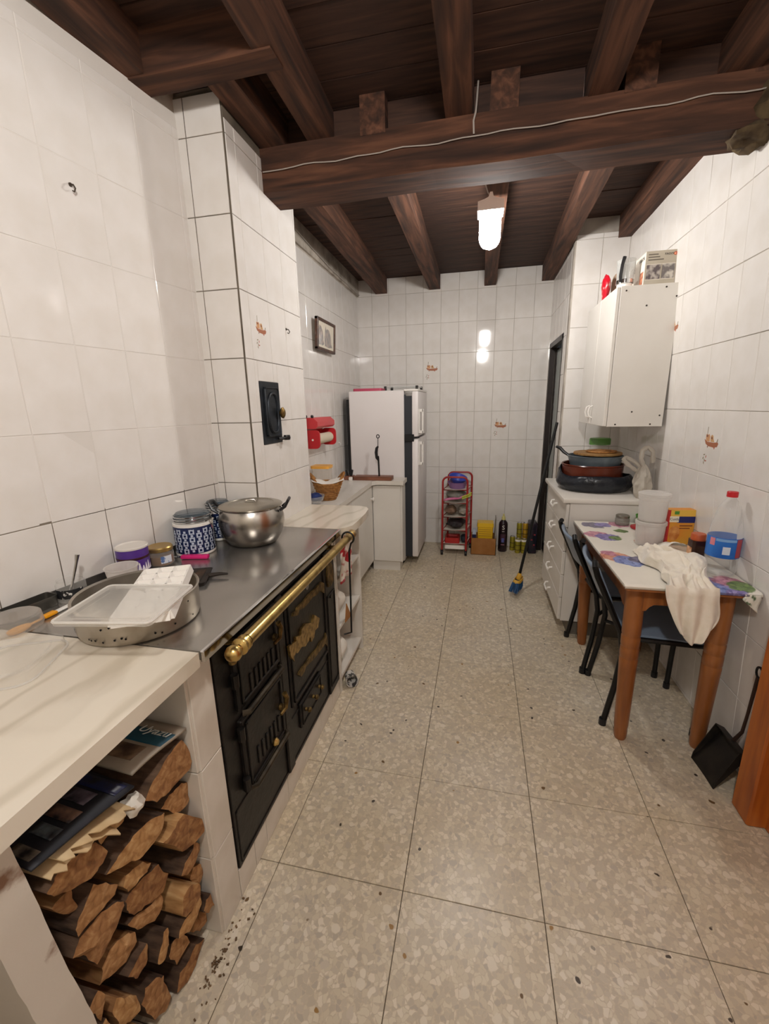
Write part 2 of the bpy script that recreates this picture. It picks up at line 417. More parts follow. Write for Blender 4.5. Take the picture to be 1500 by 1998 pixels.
# the tiled chimney breast
CX0, CX1, CY0, CY1 = -.54, -.345, .69, 1.265
wc, wc_t = tiled_wall('wall_chimney_front', (CX0-.03, CY0, 0), (1, 0, 0), CX1-CX0+.03, 2.48, .148, .252, CX1-CX0+.03-.148*2, 1.093-.252*5, grout=GROUT_D, jit=.0015, gap=.0032, top=2.475)
wcs, wcs_t = tiled_wall('wall_chimney_side', (CX1, CY0, 0), (0, 1, 0), CY1-CY0, 2.46, .165, .252, .06-.165, 1.093-.252*5, grout=GROUT_D, jit=.0015, gap=.0022,
                        holes=[(.085, .262, 1.247, 1.513)], top=2.40)
ship_print(tile_at(wcs_t, .15, 1.73), .8)
g = G(); g.box(CX0-.03, CX1-.004, CY0+.012, CY1, 2.36, 2.5); g.box(CX0-.03, CX1-.05, CY1-.012, CY1, 0, 2.46)
struct(g.obj('wall_chimney_core', PLASTER, smooth=False))
wf, wf_t = tiled_wall('wall_left_far', (-.605, CY1-.02, 0), (0, 1, 0), 3.32-CY1+.02, 2.55, .163, .268, .1, 1.06-.268*4, grout=GROUT, top=2.41)
wb, wb_t = tiled_wall('wall_back', (-.63, 3.32, 0), (1, 0, 0), 1.83, 2.55, .1635, .268, .66-.1635*5, 1.065-.268*4, grout=GROUT, gap=.0024)
ship_print(tile_at(wb_t, .63+.10, 1.74)); ship_print(tile_at(wb_t, .63+.75, 1.19))
# right side: near wall, pier face and the return with the doorway
LEAN = Vector((-.045, 0, 1)).normalized()
RW = lambda z: 1.60-.045*z
wr, wr_t = tiled_wall('wall_right', (1.60, 2.42, 0), (0, -1, 0), 4.42, 2.55, .163, .268, .06, 1.09-.268*4, holes=[(1.99, 2.82, -.1, 2.04)], grout=GROUT, upv=LEAN, top=2.43, gap=.0024)
ship_print(tile_at(wr_t, 2.42-1.15, 1.22)); ship_print(tile_at(wr_t, 2.42-1.68, 1.76))
wp, wp_t = tiled_wall('wall_pier', (1.15, 2.4, 0), (1, 0, 0), .44, 2.55, .163, .268, -.155+.163, 1.09-.268*4, grout=GROUT, top=2.46)
wd, wd_t = tiled_wall('wall_door_side', (1.165, 3.34, 0), (0, -1, 0), .94, 2.55, .163, .268, .0, 1.065-.268*4, holes=[(.07, .72, -.1, 1.90)], grout=GROUT, top=2.46)
g = G(); g.box(-.95, 1.75, -2.06, -2.0, 0, 2.55); struct(g.obj('wall_front', PLASTER_W, smooth=False))

# ceiling ------------------------------------------------------------
g = G(); g.box(-.95, 1.7, -2.05, 3.4, CEIL+.022, CEIL+.06); ceiling = struct(g.obj('ceiling', DARK, smooth=False))
y = -2.05; k = 0
while y < 3.4:
    wdt = random.choice((.13, .145, .16, .15))
    g = G(); g.box(-.94, 1.69, .002, wdt-.002, 0, .02)
    o = g.obj('plank', PLANK, ceiling, (0, y, CEIL+random.uniform(0, .003)), smooth=False); y += wdt
def joist(name, x0, x1, y0, y1, z0, z1, mt, jitter=.004, x0b=None):
    """hewn timber: slightly irregular long box along its longer axis"""
    g = G(); along_y = (y1-y0) > (x1-x0); n_ = 14
    def f(u, v):
        k_ = int(round(v*4)) % 4
        t = u
        if along_y:
            yy = y0+(y1-y0)*t; sh = (x0b-x0)*t if x0b is not None else 0
            c = ((x0+sh, z0), (x1+sh, z0), (x1+sh, z1), (x0+sh, z1))[k_]
            j = [nz((c[0]*3, yy*3, c[1]*5), 1.3, s)*jitter for s in (1, 9)]
            return (c[0]+j[0], yy, c[1]+(j[1] if c[1] == z0 else 0))
        xx = x0+(x1-x0)*t; c = ((y0, z0), (y1, z0), (y1, z1), (y0, z1))[k_]
        j = [nz((xx*3, c[0]*3, c[1]*5), 1.3, s)*jitter for s in (1, 9)]
        return (xx, c[0]+j[0], c[1]+(j[1] if c[1] == z0 else 0))
    rings = [[g.bm.verts.new(f(i/(n_-1), k_/4)) for k_ in range(4)] for i in range(n_)]
    for a, b in zip(rings, rings[1:]):
        for i in range(4): g.bm.faces.new((a[i], a[(i+1) % 4], b[(i+1) % 4], b[i]))
    g.bm.faces.new(rings[0]); g.bm.faces.new(rings[-1][::-1])
    return g.obj(name, mt, ceiling, smooth=False)
JZ = 2.432
MB0, MB1 = .955, 1.115
joist('main_beam', -.345, 1.52, MB0, MB1, 2.272, JZ, BEAM_X, .006)
for xa, xb, wd_ in ((-.055, -.135, .095), (.41, .415, .1), (.86, .905, .095), (1.30, 1.32, .1)):
    joist('joist', xa, xa+wd_, -2.0, MB1, JZ, CEIL+.004, BEAM, x0b=xb)
joist('joist', -.535, -.435, -2.0, .50, JZ, CEIL+.004, BEAM, x0b=-.595)
joist('header', -.62, -.06, .50, .585, JZ-.006, CEIL+.004, BEAM_X)
joist('joist', -.335, -.235, .585, MB1, JZ, CEIL+.004, BEAM)
for xa, wd_, xb in ((-.36, .11, -.42), (.085, .1, .085), (.575, .1, .575), (1.02, .1, 1.06), (1.405, .1, 1.405)):
    joist('joist', xa, xa+wd_, MB0, 2.42 if xa > 1.2 else 3.33, JZ-.01, CEIL+.004, BEAM, x0b=xb)
# blocking between the joists above the beam
for xa, xb in ((-.24, -.12), (-.04, .41), (.515, .9), (1.0, 1.32)):
    joist('blocking', xa, xb, MB0+.06, MB0+.1, JZ, CEIL, PLANK)
# broken plaster round the beam end, and along the left walls below the boards
def lump(name, c, r, mt, parent, amp=.35, seed=0, n=18, m=12, sq=(1, 1, 1)):
    g = G()
    def f(u, v):
        a = 2*math.pi*u; b = math.pi*(v-.5); d = Vector((math.cos(b)*math.cos(a), math.cos(b)*math.sin(a), math.sin(b)))
        k_ = 1+amp*nz(d, 1.6, seed)+amp*.4*nz(d, 4.5, seed+3)
        return Vector(c)+Vector((d.x*r*sq[0], d.y*r*sq[1], d.z*r*sq[2]))*k_
    g.grid(n, m, f, True); return g.obj(name, mt, parent)
DIRT = mat('crumbled_plaster', '#3a2c1b', 1, col2='#5f4f37', scale=18, bump=1, bscale=45)
o = lump('crumbled_mortar', (1.49, 1.03, 2.34), .1, DIRT, ceiling, .4, 4, sq=(.9, 1.1, 1.0))
o = lump('crumbled_mortar', (1.44, 1.01, 2.275), .055, DIRT, ceiling, .5, 8, sq=(1.2, 1.2, .6))
g = G(); g.box(-.63, -.585, CY1-.02, 3.32, 2.41, 2.55); struct(g.obj('trim_1', PLASTER, smooth=False))
g = G(); g.box(1.165, 1.58, 2.405, 2.46, 2.455, 2.555); struct(g.obj('trim_2', PLASTER, smooth=False))
# stripped plaster band on top of the near left wall
g = G(); g.prism([(0, 2.385), (Ln, 2.385), (Ln, 2.56), (0, 2.56)], lambda q: frame((Lx0, -2, 0), Lvec, (0, 0, 1)) @ Vector((q[0], q[1], -.05)), lambda q: frame((Lx0, -2, 0), Lvec, (0, 0, 1)) @ Vector((q[0], q[1], .002)))
struct(g.obj('trim_3', PLASTER, smooth=False))

# doors --------------------------------------------------------------
def door_leaf(name, cx, y0, y1, z1, mt, glass=None):
    pass
BROWN_METAL = mat('dark_brown_metal', '#2b2320', .45, .3)
g = G()
fx0, fx1 = 1.158, 1.20
for a, b in ((2.622, 2.662), (3.228, 3.27)): g.box(fx0, fx1, a, b, 0, 1.9)
g.box(fx0, fx1, 2.622, 3.27, 1.86, 1.9)
d1 = struct(g.obj('door_1', BROWN_METAL, smooth=False, bev=.003))
FROST = clear_mat('rippled_glass', '#d3d9d6', .86, .3, .35)
g = G(); g.grid(26, 60, lambda u, v: (1.215+.0025*nz((u*20, v*60, 0), 1), 2.665+u*.56, .06+v*1.78)); g.obj('pane', FROST, d1, thick=.004)
g = G(); g.box(1.205, 1.228, 2.66, 2.70, .05, 1.86); g.box(1.205, 1.228, 3.19, 3.228, .05, 1.86); g.box(1.205, 1.228, 2.66, 3.228, .02, .10); g.obj('leaf_frame', BROWN_METAL, d1, smooth=False)
g = G(); g.box(1.35, 1.37, 2.5, 3.34, 0, 2.1); struct(g.obj('wall_passage', PLASTER_W, smooth=False))
# wooden door casing on the right
g = G()
for a, b in ((.425, .518), (-.48, -.39)): g.box(1.50, 1.60, a, b, 0, 2.12, bev=.006)
g.box(1.475, 1.60, -.48, .518, 2.03, 2.12, bev=.006)
struct(g.obj('trim_4', DOOR_WOOD))
g = G(); g.box(1.555, 1.59, -.39, .425, .005, 2.04); d2 = struct(g.obj('door_2', DOOR_WOOD, smooth=False))
for za, zb in ((.15, .85), (1.0, 1.9)):
    g = G(); g.box(1.545, 1.556, -.28, .31, za, zb, bev=.004); g.obj('door_panel', DOOR_WOOD, d2)
g = G(); g.tube([(1.55, .36, 1.02), (1.51, .36, 1.02), (1.505, .27, 1.02)], .009); g.obj('door_handle', BRASS, d2)
# ================================================================== LAMPS AND CABLES
LWHITE = mat('lamp_white', '#f2f1ee', .4)
CORD = mat('grey_white_cord', '#a89f97', .5)
def lamp(loc, label, strength, cord):
    t = thing('ceiling_lamp', label, 'lamp', loc)
    g = G(); g.prism([(-.062, .160), (.062, .160), (.062, .200), (.03, .208), (.012, .215), (.006, .235), (-.006, .235), (-.012, .215), (-.03, .208), (-.062, .200)], lambda q: (q[0], -.052, q[1]), lambda q: (q[0], .052, q[1])); g.obj('lamp_holder', LWHITE, t, bev=.004)
    e = mat('lamp_diffuser_%d' % strength, '#fefaf5', .4, emit=strength)
    g = G(); n_ = 20
    # rounded diffuser: half capsule, standing proud of the plate
    def f(u, v):
        a = 2*math.pi*u; zz = v
        r = .052*(1 if zz > .35 else math.sqrt(max(0, 1-((.35-zz)/.35)**2)))
        z = .162*zz
        return (r*math.cos(a), .04*math.sin(a)*(r/.052), z)
    g.grid(28, 14, f, True); g.obj('diffuser', e, t)
    g = G(); g.tube([Vector(p)-Vector(loc) for p in cord], .0032, 6); g.obj('cord', CORD, t)
    return t
L1 = (.594, 1.52, 2.153)
lamp(L1, 'lit white oval lamp hanging on a cord behind the main beam', LAMP_STRENGTH, [(.594, 1.52, 2.385), (.578, 1.50, 2.40), (.555, 1.45, 2.44), (.535, 1.38, 2.50), (.53, 1.35, 2.55)])
L2 = (.56, -1.05, 2.22)
lamp(L2, 'lit white oval lamp hanging in the front half of the kitchen', LAMP2_STRENGTH, [(.56, -1.05, 2.45), (.57, -1.04, 2.5), (.58, -1.02, 2.548)])
# cables along the beam and the far left wall
g = G(); pts = [(-.33+1.8*i/40, MB0-.008, 2.345+.012*nz((i*.35, 2, 0))+.028*(i/40)) for i in range(41)]
g.tube(pts, .0022, 6); tag(g.obj('beam_cable', CORD), 'thin pale cable stapled along the main ceiling beam', 'cable')
g = G(); g.tube([(.52, MB0-.01, 2.365), (.518, MB0-.02, 2.40), (.525, MB0-.012, 2.43), (.528, MB0-.01, 2.47), (.53, MB0+.03, 2.546)], .0035, 6)
tag(g.obj('cable_drop', CORD), 'short pale cable rising from the beam to the boards', 'cable')
g = G(); g.tube([(-.578, 1.28, 2.50), (-.578, 1.7, 2.49), (-.578, 2.1, 2.455), (-.578, 2.5, 2.43), (-.578, 2.9, 2.425), (-.578, 3.3, 2.42)], .004, 6)
tag(g.obj('wall_cable', CORD), 'thin pale cable running along the top of the tiled wall', 'cable')
# ================================================================== MASONRY COUNTER, STOVE, FIREWOOD
TOPZ = .87
FX = -.062
t_base = thing('counter_base', 'white tiled masonry base built around the cooking range', 'counter base', (-.33, .3, 0))
def loc(o, par): o.location = Vector(o.location)-Vector(par.location); return o
OB = Vector((-.33, .3, 0))
def wp(g): return g
g = G()
g.box(-.60, FX-.004, -.196, -.112, 0, .834); g.box(-.33, FX-.004, -.112, .79, 0, .10); g.box(-.33, FX-.004, .79, .825, 0, .834)
bmesh.ops.translate(g.bm, verts=g.bm.verts[:], vec=-OB); g.obj('masonry', GROUT, t_base, smooth=False)
def ftile(y0, y1, z0, z1, x=FX-.004, par=t_base, off=OB, mt=TILE_W):
    o = bpy.data.objects.new('tile', tile_mesh(y1-y0-.003, z1-z0-.003, mt)); COL.objects.link(o); o.parent = par
    F = frame(Vector((x-.002, (y0+y1)/2, (z0+z1)/2))-off, (0, 1, 0), (0, 0, 1)); o.matrix_local = F; return o
for z0, z1 in ((0, .265), (.265, .537), (.537, .834)): ftile(-.20, -.113, z0, z1)
ys = [-.113, -.024, .05, .215, .38, .545, .70, .79]
for a, b in zip(ys, ys[1:]): ftile(a, b, 0, .102)
for z0, z1 in ((0, .265), (.265, .537), (.537, .834)): ftile(.79, .825, z0, z1)
# inner side of the wood niche (faces the logs)
for xa, xb in ((-.54, -.38), (-.38, -.22), (-.22, -.066)):
    for z0, z1 in ((0, .265), (.265, .537), (.537, .834)):
        o = bpy.data.objects.new('tile', tile_mesh(xb-xa-.003, z1-z0-.003, TILE_W)); COL.objects.link(o); o.parent = t_base
        o.matrix_local = frame(Vector(((xa+xb)/2, -.200, (z0+z1)/2))-OB, (1, 0, 0), (0, 0, 1))
# plastered partition left of the wood niche
g = G()
n_ = 26
def f(u, v):
    ring = [(-.06, -.575), (-.06, -.515), (-.60, -.515), (-.60, -.575)]
    a = int(u*4+1e-6) % 4; x, y = ring[a]; z = v*.832; y -= .092*z
    if a < 2:
        d = .004*nz((x*9, y*9, z*9), 1, 2)+.003*nz((y*40, z*40, 1), 1); x += d; y += .4*d
    return (x, y, z)
g.grid(4, n_, f, True)
part = g.obj('counter_partition', mat('chipped_white_plaster', '#cfc6ba', .8, col2='#8a6a55', scale=9, detail=8, contrast=(.60, .66), bump=.6, bscale=18))
tag(part, 'chipped white plastered partition beside the firewood niche', 'partition')
g = G(); g.box(-.56, -.06, -1.36, -1.28, 0, .832); tag(g.obj('counter_partition', MATS['chipped_white_plaster']), 'plastered partition at the blind end of the marble counter', 'partition')
# near marble slab
def slab(name, poly, z0, z1, label, r=.012):
    g = G(); g.prism(poly, lambda q: (q[0], q[1], z0), lambda q: (q[0], q[1], z1))
    return tag(g.obj(name, MARBLE, bev=r), label, 'worktop')
slab('marble_worktop', [(LW(-1.4)+.008, -1.4), (-.025, -1.4), (-.025, -.196), (LW(-.196)+.008, -.196)], .834, TOPZ, 'cream marble worktop slab over the firewood niche')
poly = [(-.338, .806), (-.03, .806)]+[(.0, .83), (.02, .87), (.022, .95), (.02, 1.1), (.012, 1.19), (-.01, 1.235), (-.05, 1.255)]+[(-.338, 1.255)]
slab('marble_worktop', poly, .834, TOPZ, 'cream marble end slab with rounded corner beyond the cooking range')

# ---- the cooking range
OS = Vector((-.30, .3, .1))
st = thing('cooking_range', 'black cast iron wood range with brass rail and steel hotplate', 'stove', OS)
def sobj(g, name, mt, parent=st, **kw):
    bmesh.ops.translate(g.bm, verts=g.bm.verts[:], vec=-OS); return g.obj(name, mt, parent, **kw)
g = G(); g.box(-.33, -.07, -.108, .786, .104, .842); sobj(g, 'oven_body', IRON, smooth=False)
g = G(); g.prism([(LW(-.19)+.01, -.19), (-.02, -.19), (-.02, .80), (-.335, .80), (-.335, .685), (LW(.685)+.008, .685)], lambda q: (q[0], q[1], .846), lambda q: (q[0], q[1], TOPZ)); top_ = sobj(g, 'hotplate', STEEL, bev=.002)
g = G(); g.box(-.026, -.015, -.192, .802, .842, TOPZ+.001, bev=.002); sobj(g, 'hotplate_rim', CHROME, top_)
F0 = -.058
g = G(); g.box(-.075, F0, -.110, .786, .106, .842, bev=.002); fr = sobj(g, 'front_plate', IRON)
# firebox door, ash door, oven door, drawer, pilasters
def panel(name, y0, y1, z0, z1, x0, x1, parent=st, mt=IRON, bev=.004):
    g = G(); g.box(x0, x1, y0, y1, z0, z1, bev=bev); return sobj(g, name, mt, parent)
def mould(name, y0, y1, z0, z1, x, w_=.009, d=.006, parent=st, mt=IRON):
    g = G()
    for a in ((y0, y1, z0, z0+w_), (y0, y1, z1-w_, z1), (y0, y0+w_, z0, z1), (y1-w_, y1, z0, z1)): g.box(x-.001, x+d, *a, bev=.002)
    return sobj(g, name, mt, parent)
fd = panel('firebox_door', -.045, .205, .585, .80, F0-.002, F0+.014)
mould('door_moulding', -.03, .19, .60, .785, F0+.014, parent=fd)
ad = panel('ash_door', -.045, .205, .31, .555, F0-.002, F0+.014)
mould('door_moulding', -.03, .19, .325, .54, F0+.014, parent=ad)
for d_, zc in ((fd, .635), (ad, .385)):
    for k in range(6):
        g = G(); g.box(F0+.013, F0+.019, .018+k*.026, .030+k*.026, zc-.03, zc+.03, bev=.002); sobj(g, 'vent_rib', IRON, d_)
for d_, z_ in ((fd, .572), (ad, .318)):
    g = G(); g.tube([(F0+.012, -.03, z_), (F0+.026, -.02, z_), (F0+.026, .19, z_-.004), (F0+.012, .2, z_-.004)], .009, 8); sobj(g, 'slide_bar', mat('tarnished_bar', '#4a4032', .5, .6, col2='#2b251d', scale=30), d_)
def latch(y, z, par):
    g = G(); g.lathe([(0, 0), (.012, 0), (.012, .012), (0, .014)], n=12, mtx=Matrix.Translation((F0+.012, y, z)) @ Matrix.Rotation(math.pi/2, 4, 'Y'))
    g.tube([(F0+.03, y-.03, z-.004), (F0+.034, y, z), (F0+.034, y+.012, z+.03), (F0+.03, y+.006, z+.05)], [.005, .007, .008, .009], 8); sobj(g, 'latch', BRASS_D, par)
latch(.178, .69, fd); latch(.178, .43, ad)
for z_ in (.765, .69, .52, .35):
    g = G(); g.lathe([(0, -.02), (.011, -.02), (.011, .02), (0, .022)], c=(F0+.014, -.05, z_), n=10); sobj(g, 'hinge', BRASS_D if z_ > .7 else IRON)
g = G(); g.lathe([(0, 0), (.012, .002), (.014, .01), (.008, .018), (0, .02)], n=12, mtx=Matrix.Translation((F0+.014, .112, .35)) @ Matrix.Rotation(math.pi/2, 4, 'Y')); sobj(g, 'knob', BRASS, ad)
for y0, y1, nm in ((.215, .262, 'pilaster'), (.655, .778, 'pilaster')):
    panel(nm, y0, y1, .115, .80, F0-.002, F0+.010)
mould('pilaster_moulding', .668, .765, .15, .60, F0+.010, .007, .004)
od = panel('oven_door', .272, .645, .345, .79, F0-.002, F0+.012)
mould('door_moulding', .285, .632, .36, .775, F0+.012, parent=od)
def orn(name, poly, x, d, par, mt=BRASS_D):
    g = G(); g.prism(poly, lambda q: (x, q[0], q[1]), lambda q: (x+d, q[0], q[1])); o = sobj(g, name, mt, par); return o
ORN_TOP=[(0.314,0.692),(0.322,0.703),(0.348,0.695),(0.355,0.706),(0.406,0.702),(0.462,0.706),(0.521,0.702),(0.599,0.701),(0.625,0.683),(0.622,0.64),(0.605,0.652),(0.580,0.672),(0.543,0.669),(0.497,0.680),(0.458,0.677),(0.414,0.677),(0.369,0.689),(0.355,0.676)]
ORN_HORSE=[(0.262,0.606),(0.323,0.591),(0.320,0.608),(0.362,0.591),(0.371,0.610),(0.408,0.613),(0.479,0.580),(0.497,0.604),(0.546,0.564),(0.527,0.533),(0.493,0.538),(0.482,0.516),(0.454,0.510),(0.440,0.541),(0.425,0.530),(0.393,0.527),(0.360,0.545),(0.325,0.541),(0.310,0.550),(0.293,0.548),(0.295,0.526),(0.269,0.563)]
ORN_LOW=[(0.323,0.452),(0.335,0.457),(0.365,0.459),(0.377,0.454),(0.447,0.456),(0.515,0.446),(0.545,0.454),(0.604,0.441),(0.612,0.459),(0.625,0.434),(0.625,0.385),(0.600,0.415),(0.539,0.419),(0.503,0.421),(0.456,0.427),(0.387,0.442),(0.373,0.432),(0.343,0.431)]
BADGE=[(0.682,0.751),(0.716,0.748),(0.742,0.718),(0.750,0.677),(0.748,0.644),(0.716,0.632),(0.685,0.639),(0.672,0.665),(0.675,0.704)]
orn('strap_hinge', ORN_TOP, F0+.012, .007, od); orn('strap_hinge', ORN_LOW, F0+.012, .007, od)
orn('horse_emblem', ORN_HORSE, F0+.012, .009, od, mat('pale_brass', '#b8985a', .38, .85, col2='#7d6335', scale=60, bump=.6, bscale=90))
orn('badge', BADGE, F0+.010, .006, st)
g = G(); g.lathe([(0, 0), (.014, 0), (.014, .006), (0, .008)], n=14, mtx=Matrix.Translation((F0+.012, .455, .745)) @ Matrix.Rotation(math.pi/2, 4, 'Y')); sobj(g, 'keyhole_plate', mat('grey_zinc', '#8b8680', .4, .8), od)
g = G(); g.lathe([(0, 0), (.012, 0), (.012, .005), (0, .006)], n=14, mtx=Matrix.Translation((F0+.010, .715, .585)) @ Matrix.Rotation(math.pi/2, 4, 'Y')); sobj(g, 'rivet', IRON)
dw = panel('ash_drawer', .335, .55, .205, .315, F0-.002, F0+.010)
mould('drawer_moulding', .345, .54, .215, .305, F0+.010, .006, .004, dw)
for y_ in (.38, .455, .52):
    g = G(); g.lathe([(0, 0), (.008, 0), (.006, .008), (.011, .014), (.008, .022), (0, .024)], n=12, mtx=Matrix.Translation((F0+.010, y_, .26)) @ Matrix.Rotation(math.pi/2, 4, 'Y')); sobj(g, 'knob', BRASS_D, dw)
mould('base_moulding', -.10, .775, .118, .30, F0, .008, .003)
# brass rail
RX, RZ = .028, .842
g = G(); g.tube([(RX, -.085, RZ), (RX, .795, RZ)], .0165, 16); rail = sobj(g, 'towel_rail', BRASS)
for y_, sgn in ((-.088, -1), (.797, 1)):
    g = G()
    prof = [(.0165, 0), (.0205, .004), (.0205, .012), (.017, .016), (.022, .024), (.022, .03), (.013, .036), (.012, .040), (.019, .048), (.021, .058), (.018, .068), (.010, .075), (0, .077)]
    if sgn > 0: prof = [(.0165, 0), (.0215, .004), (.0215, .03), (.019, .038), (0, .04)]
    g.lathe(prof, n=16, mtx=Matrix.Translation((RX, y_, RZ)) @ Matrix.Rotation(-sgn*math.pi/2, 4, 'X')); sobj(g, 'finial', BRASS, rail)
for y_ in (-.06, .70):
    g = G(); g.tube([(F0, y_, RZ-.03), (.0, y_, RZ-.02), (RX, y_, RZ)], .008, 8); sobj(g, 'rail_bracket', BRASS_D, rail)
# poker on the end of the rail
g = G(); pk = [(RX+.004+.0*i, .80, RZ) for i in range(0)]
ring = [(RX+.02, .80+.028*math.cos(a), RZ-.004+.028*math.sin(a)) for a in [math.radians(x) for x in range(-120, 215, 20)]]
ring = [(RX+.027*math.sin(math.radians(a)), .765, RZ+.027*math.cos(math.radians(a))) for a in range(-150, 160, 15)]
g.tube(ring+[(RX+.004, .763, RZ-.06), (RX+.002, .762, .55), (RX, .76, .385), (RX-.03, .74, .383)], .0042, 8)
tag(g.obj('stove_poker', BLACK_TUBE), 'thin black iron poker hooked over the brass rail end', 'poker')

# ---- open shelves under the marble end slab
ou = Vector((-.18, 1.03, 0))
sh = thing('open_shelf', 'white open shelf unit under the marble end slab', 'shelf', ou)
def so(g, nm, mt, par=sh, o_=ou, **kw):
    bmesh.ops.translate(g.bm, verts=g.bm.verts[:], vec=-o_); return g.obj(nm, mt, par, **kw)
g = G(); g.box(-.34, -.06, .829, .845, 0, .832); so(g, 'side_panel', WHITE_LAM, smooth=False)
g = G(); g.box(-.34, -.06, 1.235, 1.251, 0, .832); so(g, 'side_panel', WHITE_LAM, smooth=False)
g = G(); g.box(-.34, -.33, .845, 1.235, 0, .832); so(g, 'back_panel', WHITE_LAM, smooth=False)
for z_ in (.06, .33, .58):
    g = G(); g.box(-.33, -.065, .845, 1.235, z_, z_+.016); so(g, 'shelf_board', WHITE_LAM, smooth=False)
def blob_cloth(name, c, size, mt, label, cat, seed=0, amp=.4, kids=None):
    o = lump(name, (0, 0, 0), 1, mt, None, amp, seed, 26, 18, size); o.location = c
    return tag(o, label, cat)
REDP = mat('red_printed_cotton', '#e6ded2', .9, col2='#b01f28', scale=16, detail=2, contrast=(.50, .54), sheen=.2)
g = G(); g.grid(12, 20, lambda u, v: (-.045+.010*math.sin(u*9)+.008*nz((u*4, v*4, 1)), .86+u*.15+.01*math.sin(v*5), .82-v*.24))
tag(g.obj('pot_holder', REDP, thick=.006), 'red and white printed cloth hanging under the marble slab', 'cloth')
tag(lump('paper_bag', (-.14, .98, .425), .1, mat('white_paper', '#e3ddd2', .85), None, .25, 12, sq=(.55, .85, .68)), 'crumpled white paper bag on the middle shelf', 'bag')
g = G(); g.prism([(-.02, 0), (.075, -.01), (.01, .09)], lambda q: (-.05, .92+q[0], .352+q[1]), lambda q: (-.046, .92+q[0], .352+q[1]))
tag(g.obj('cardboard_scrap', CARD), 'brown triangular cardboard scrap on the middle shelf', 'cardboard')
tag(lump('paper_bag', (-.14, .98, .152), .1, MATS['white_paper'], None, .25, 21, sq=(.55, .85, .65)), 'crumpled white paper bag on the lowest shelf', 'bag')
t = thing('porcelain_cup', 'small grey patterned cup lying on the floor beside the range', 'cup', (-.03, .90, .034), rot=(math.pi/2*.94, 0, .5))
g = G(); g.lathe([(0, -.04), (.026, -.04), (.033, .03), (.03, .03), (.024, -.034), (0, -.034)], n=20); g.obj('cup_body', mat('grey_pattern', '#d9d6d0', .3, col2='#4b4a4a', scale=45, contrast=(.5, .55)), t)

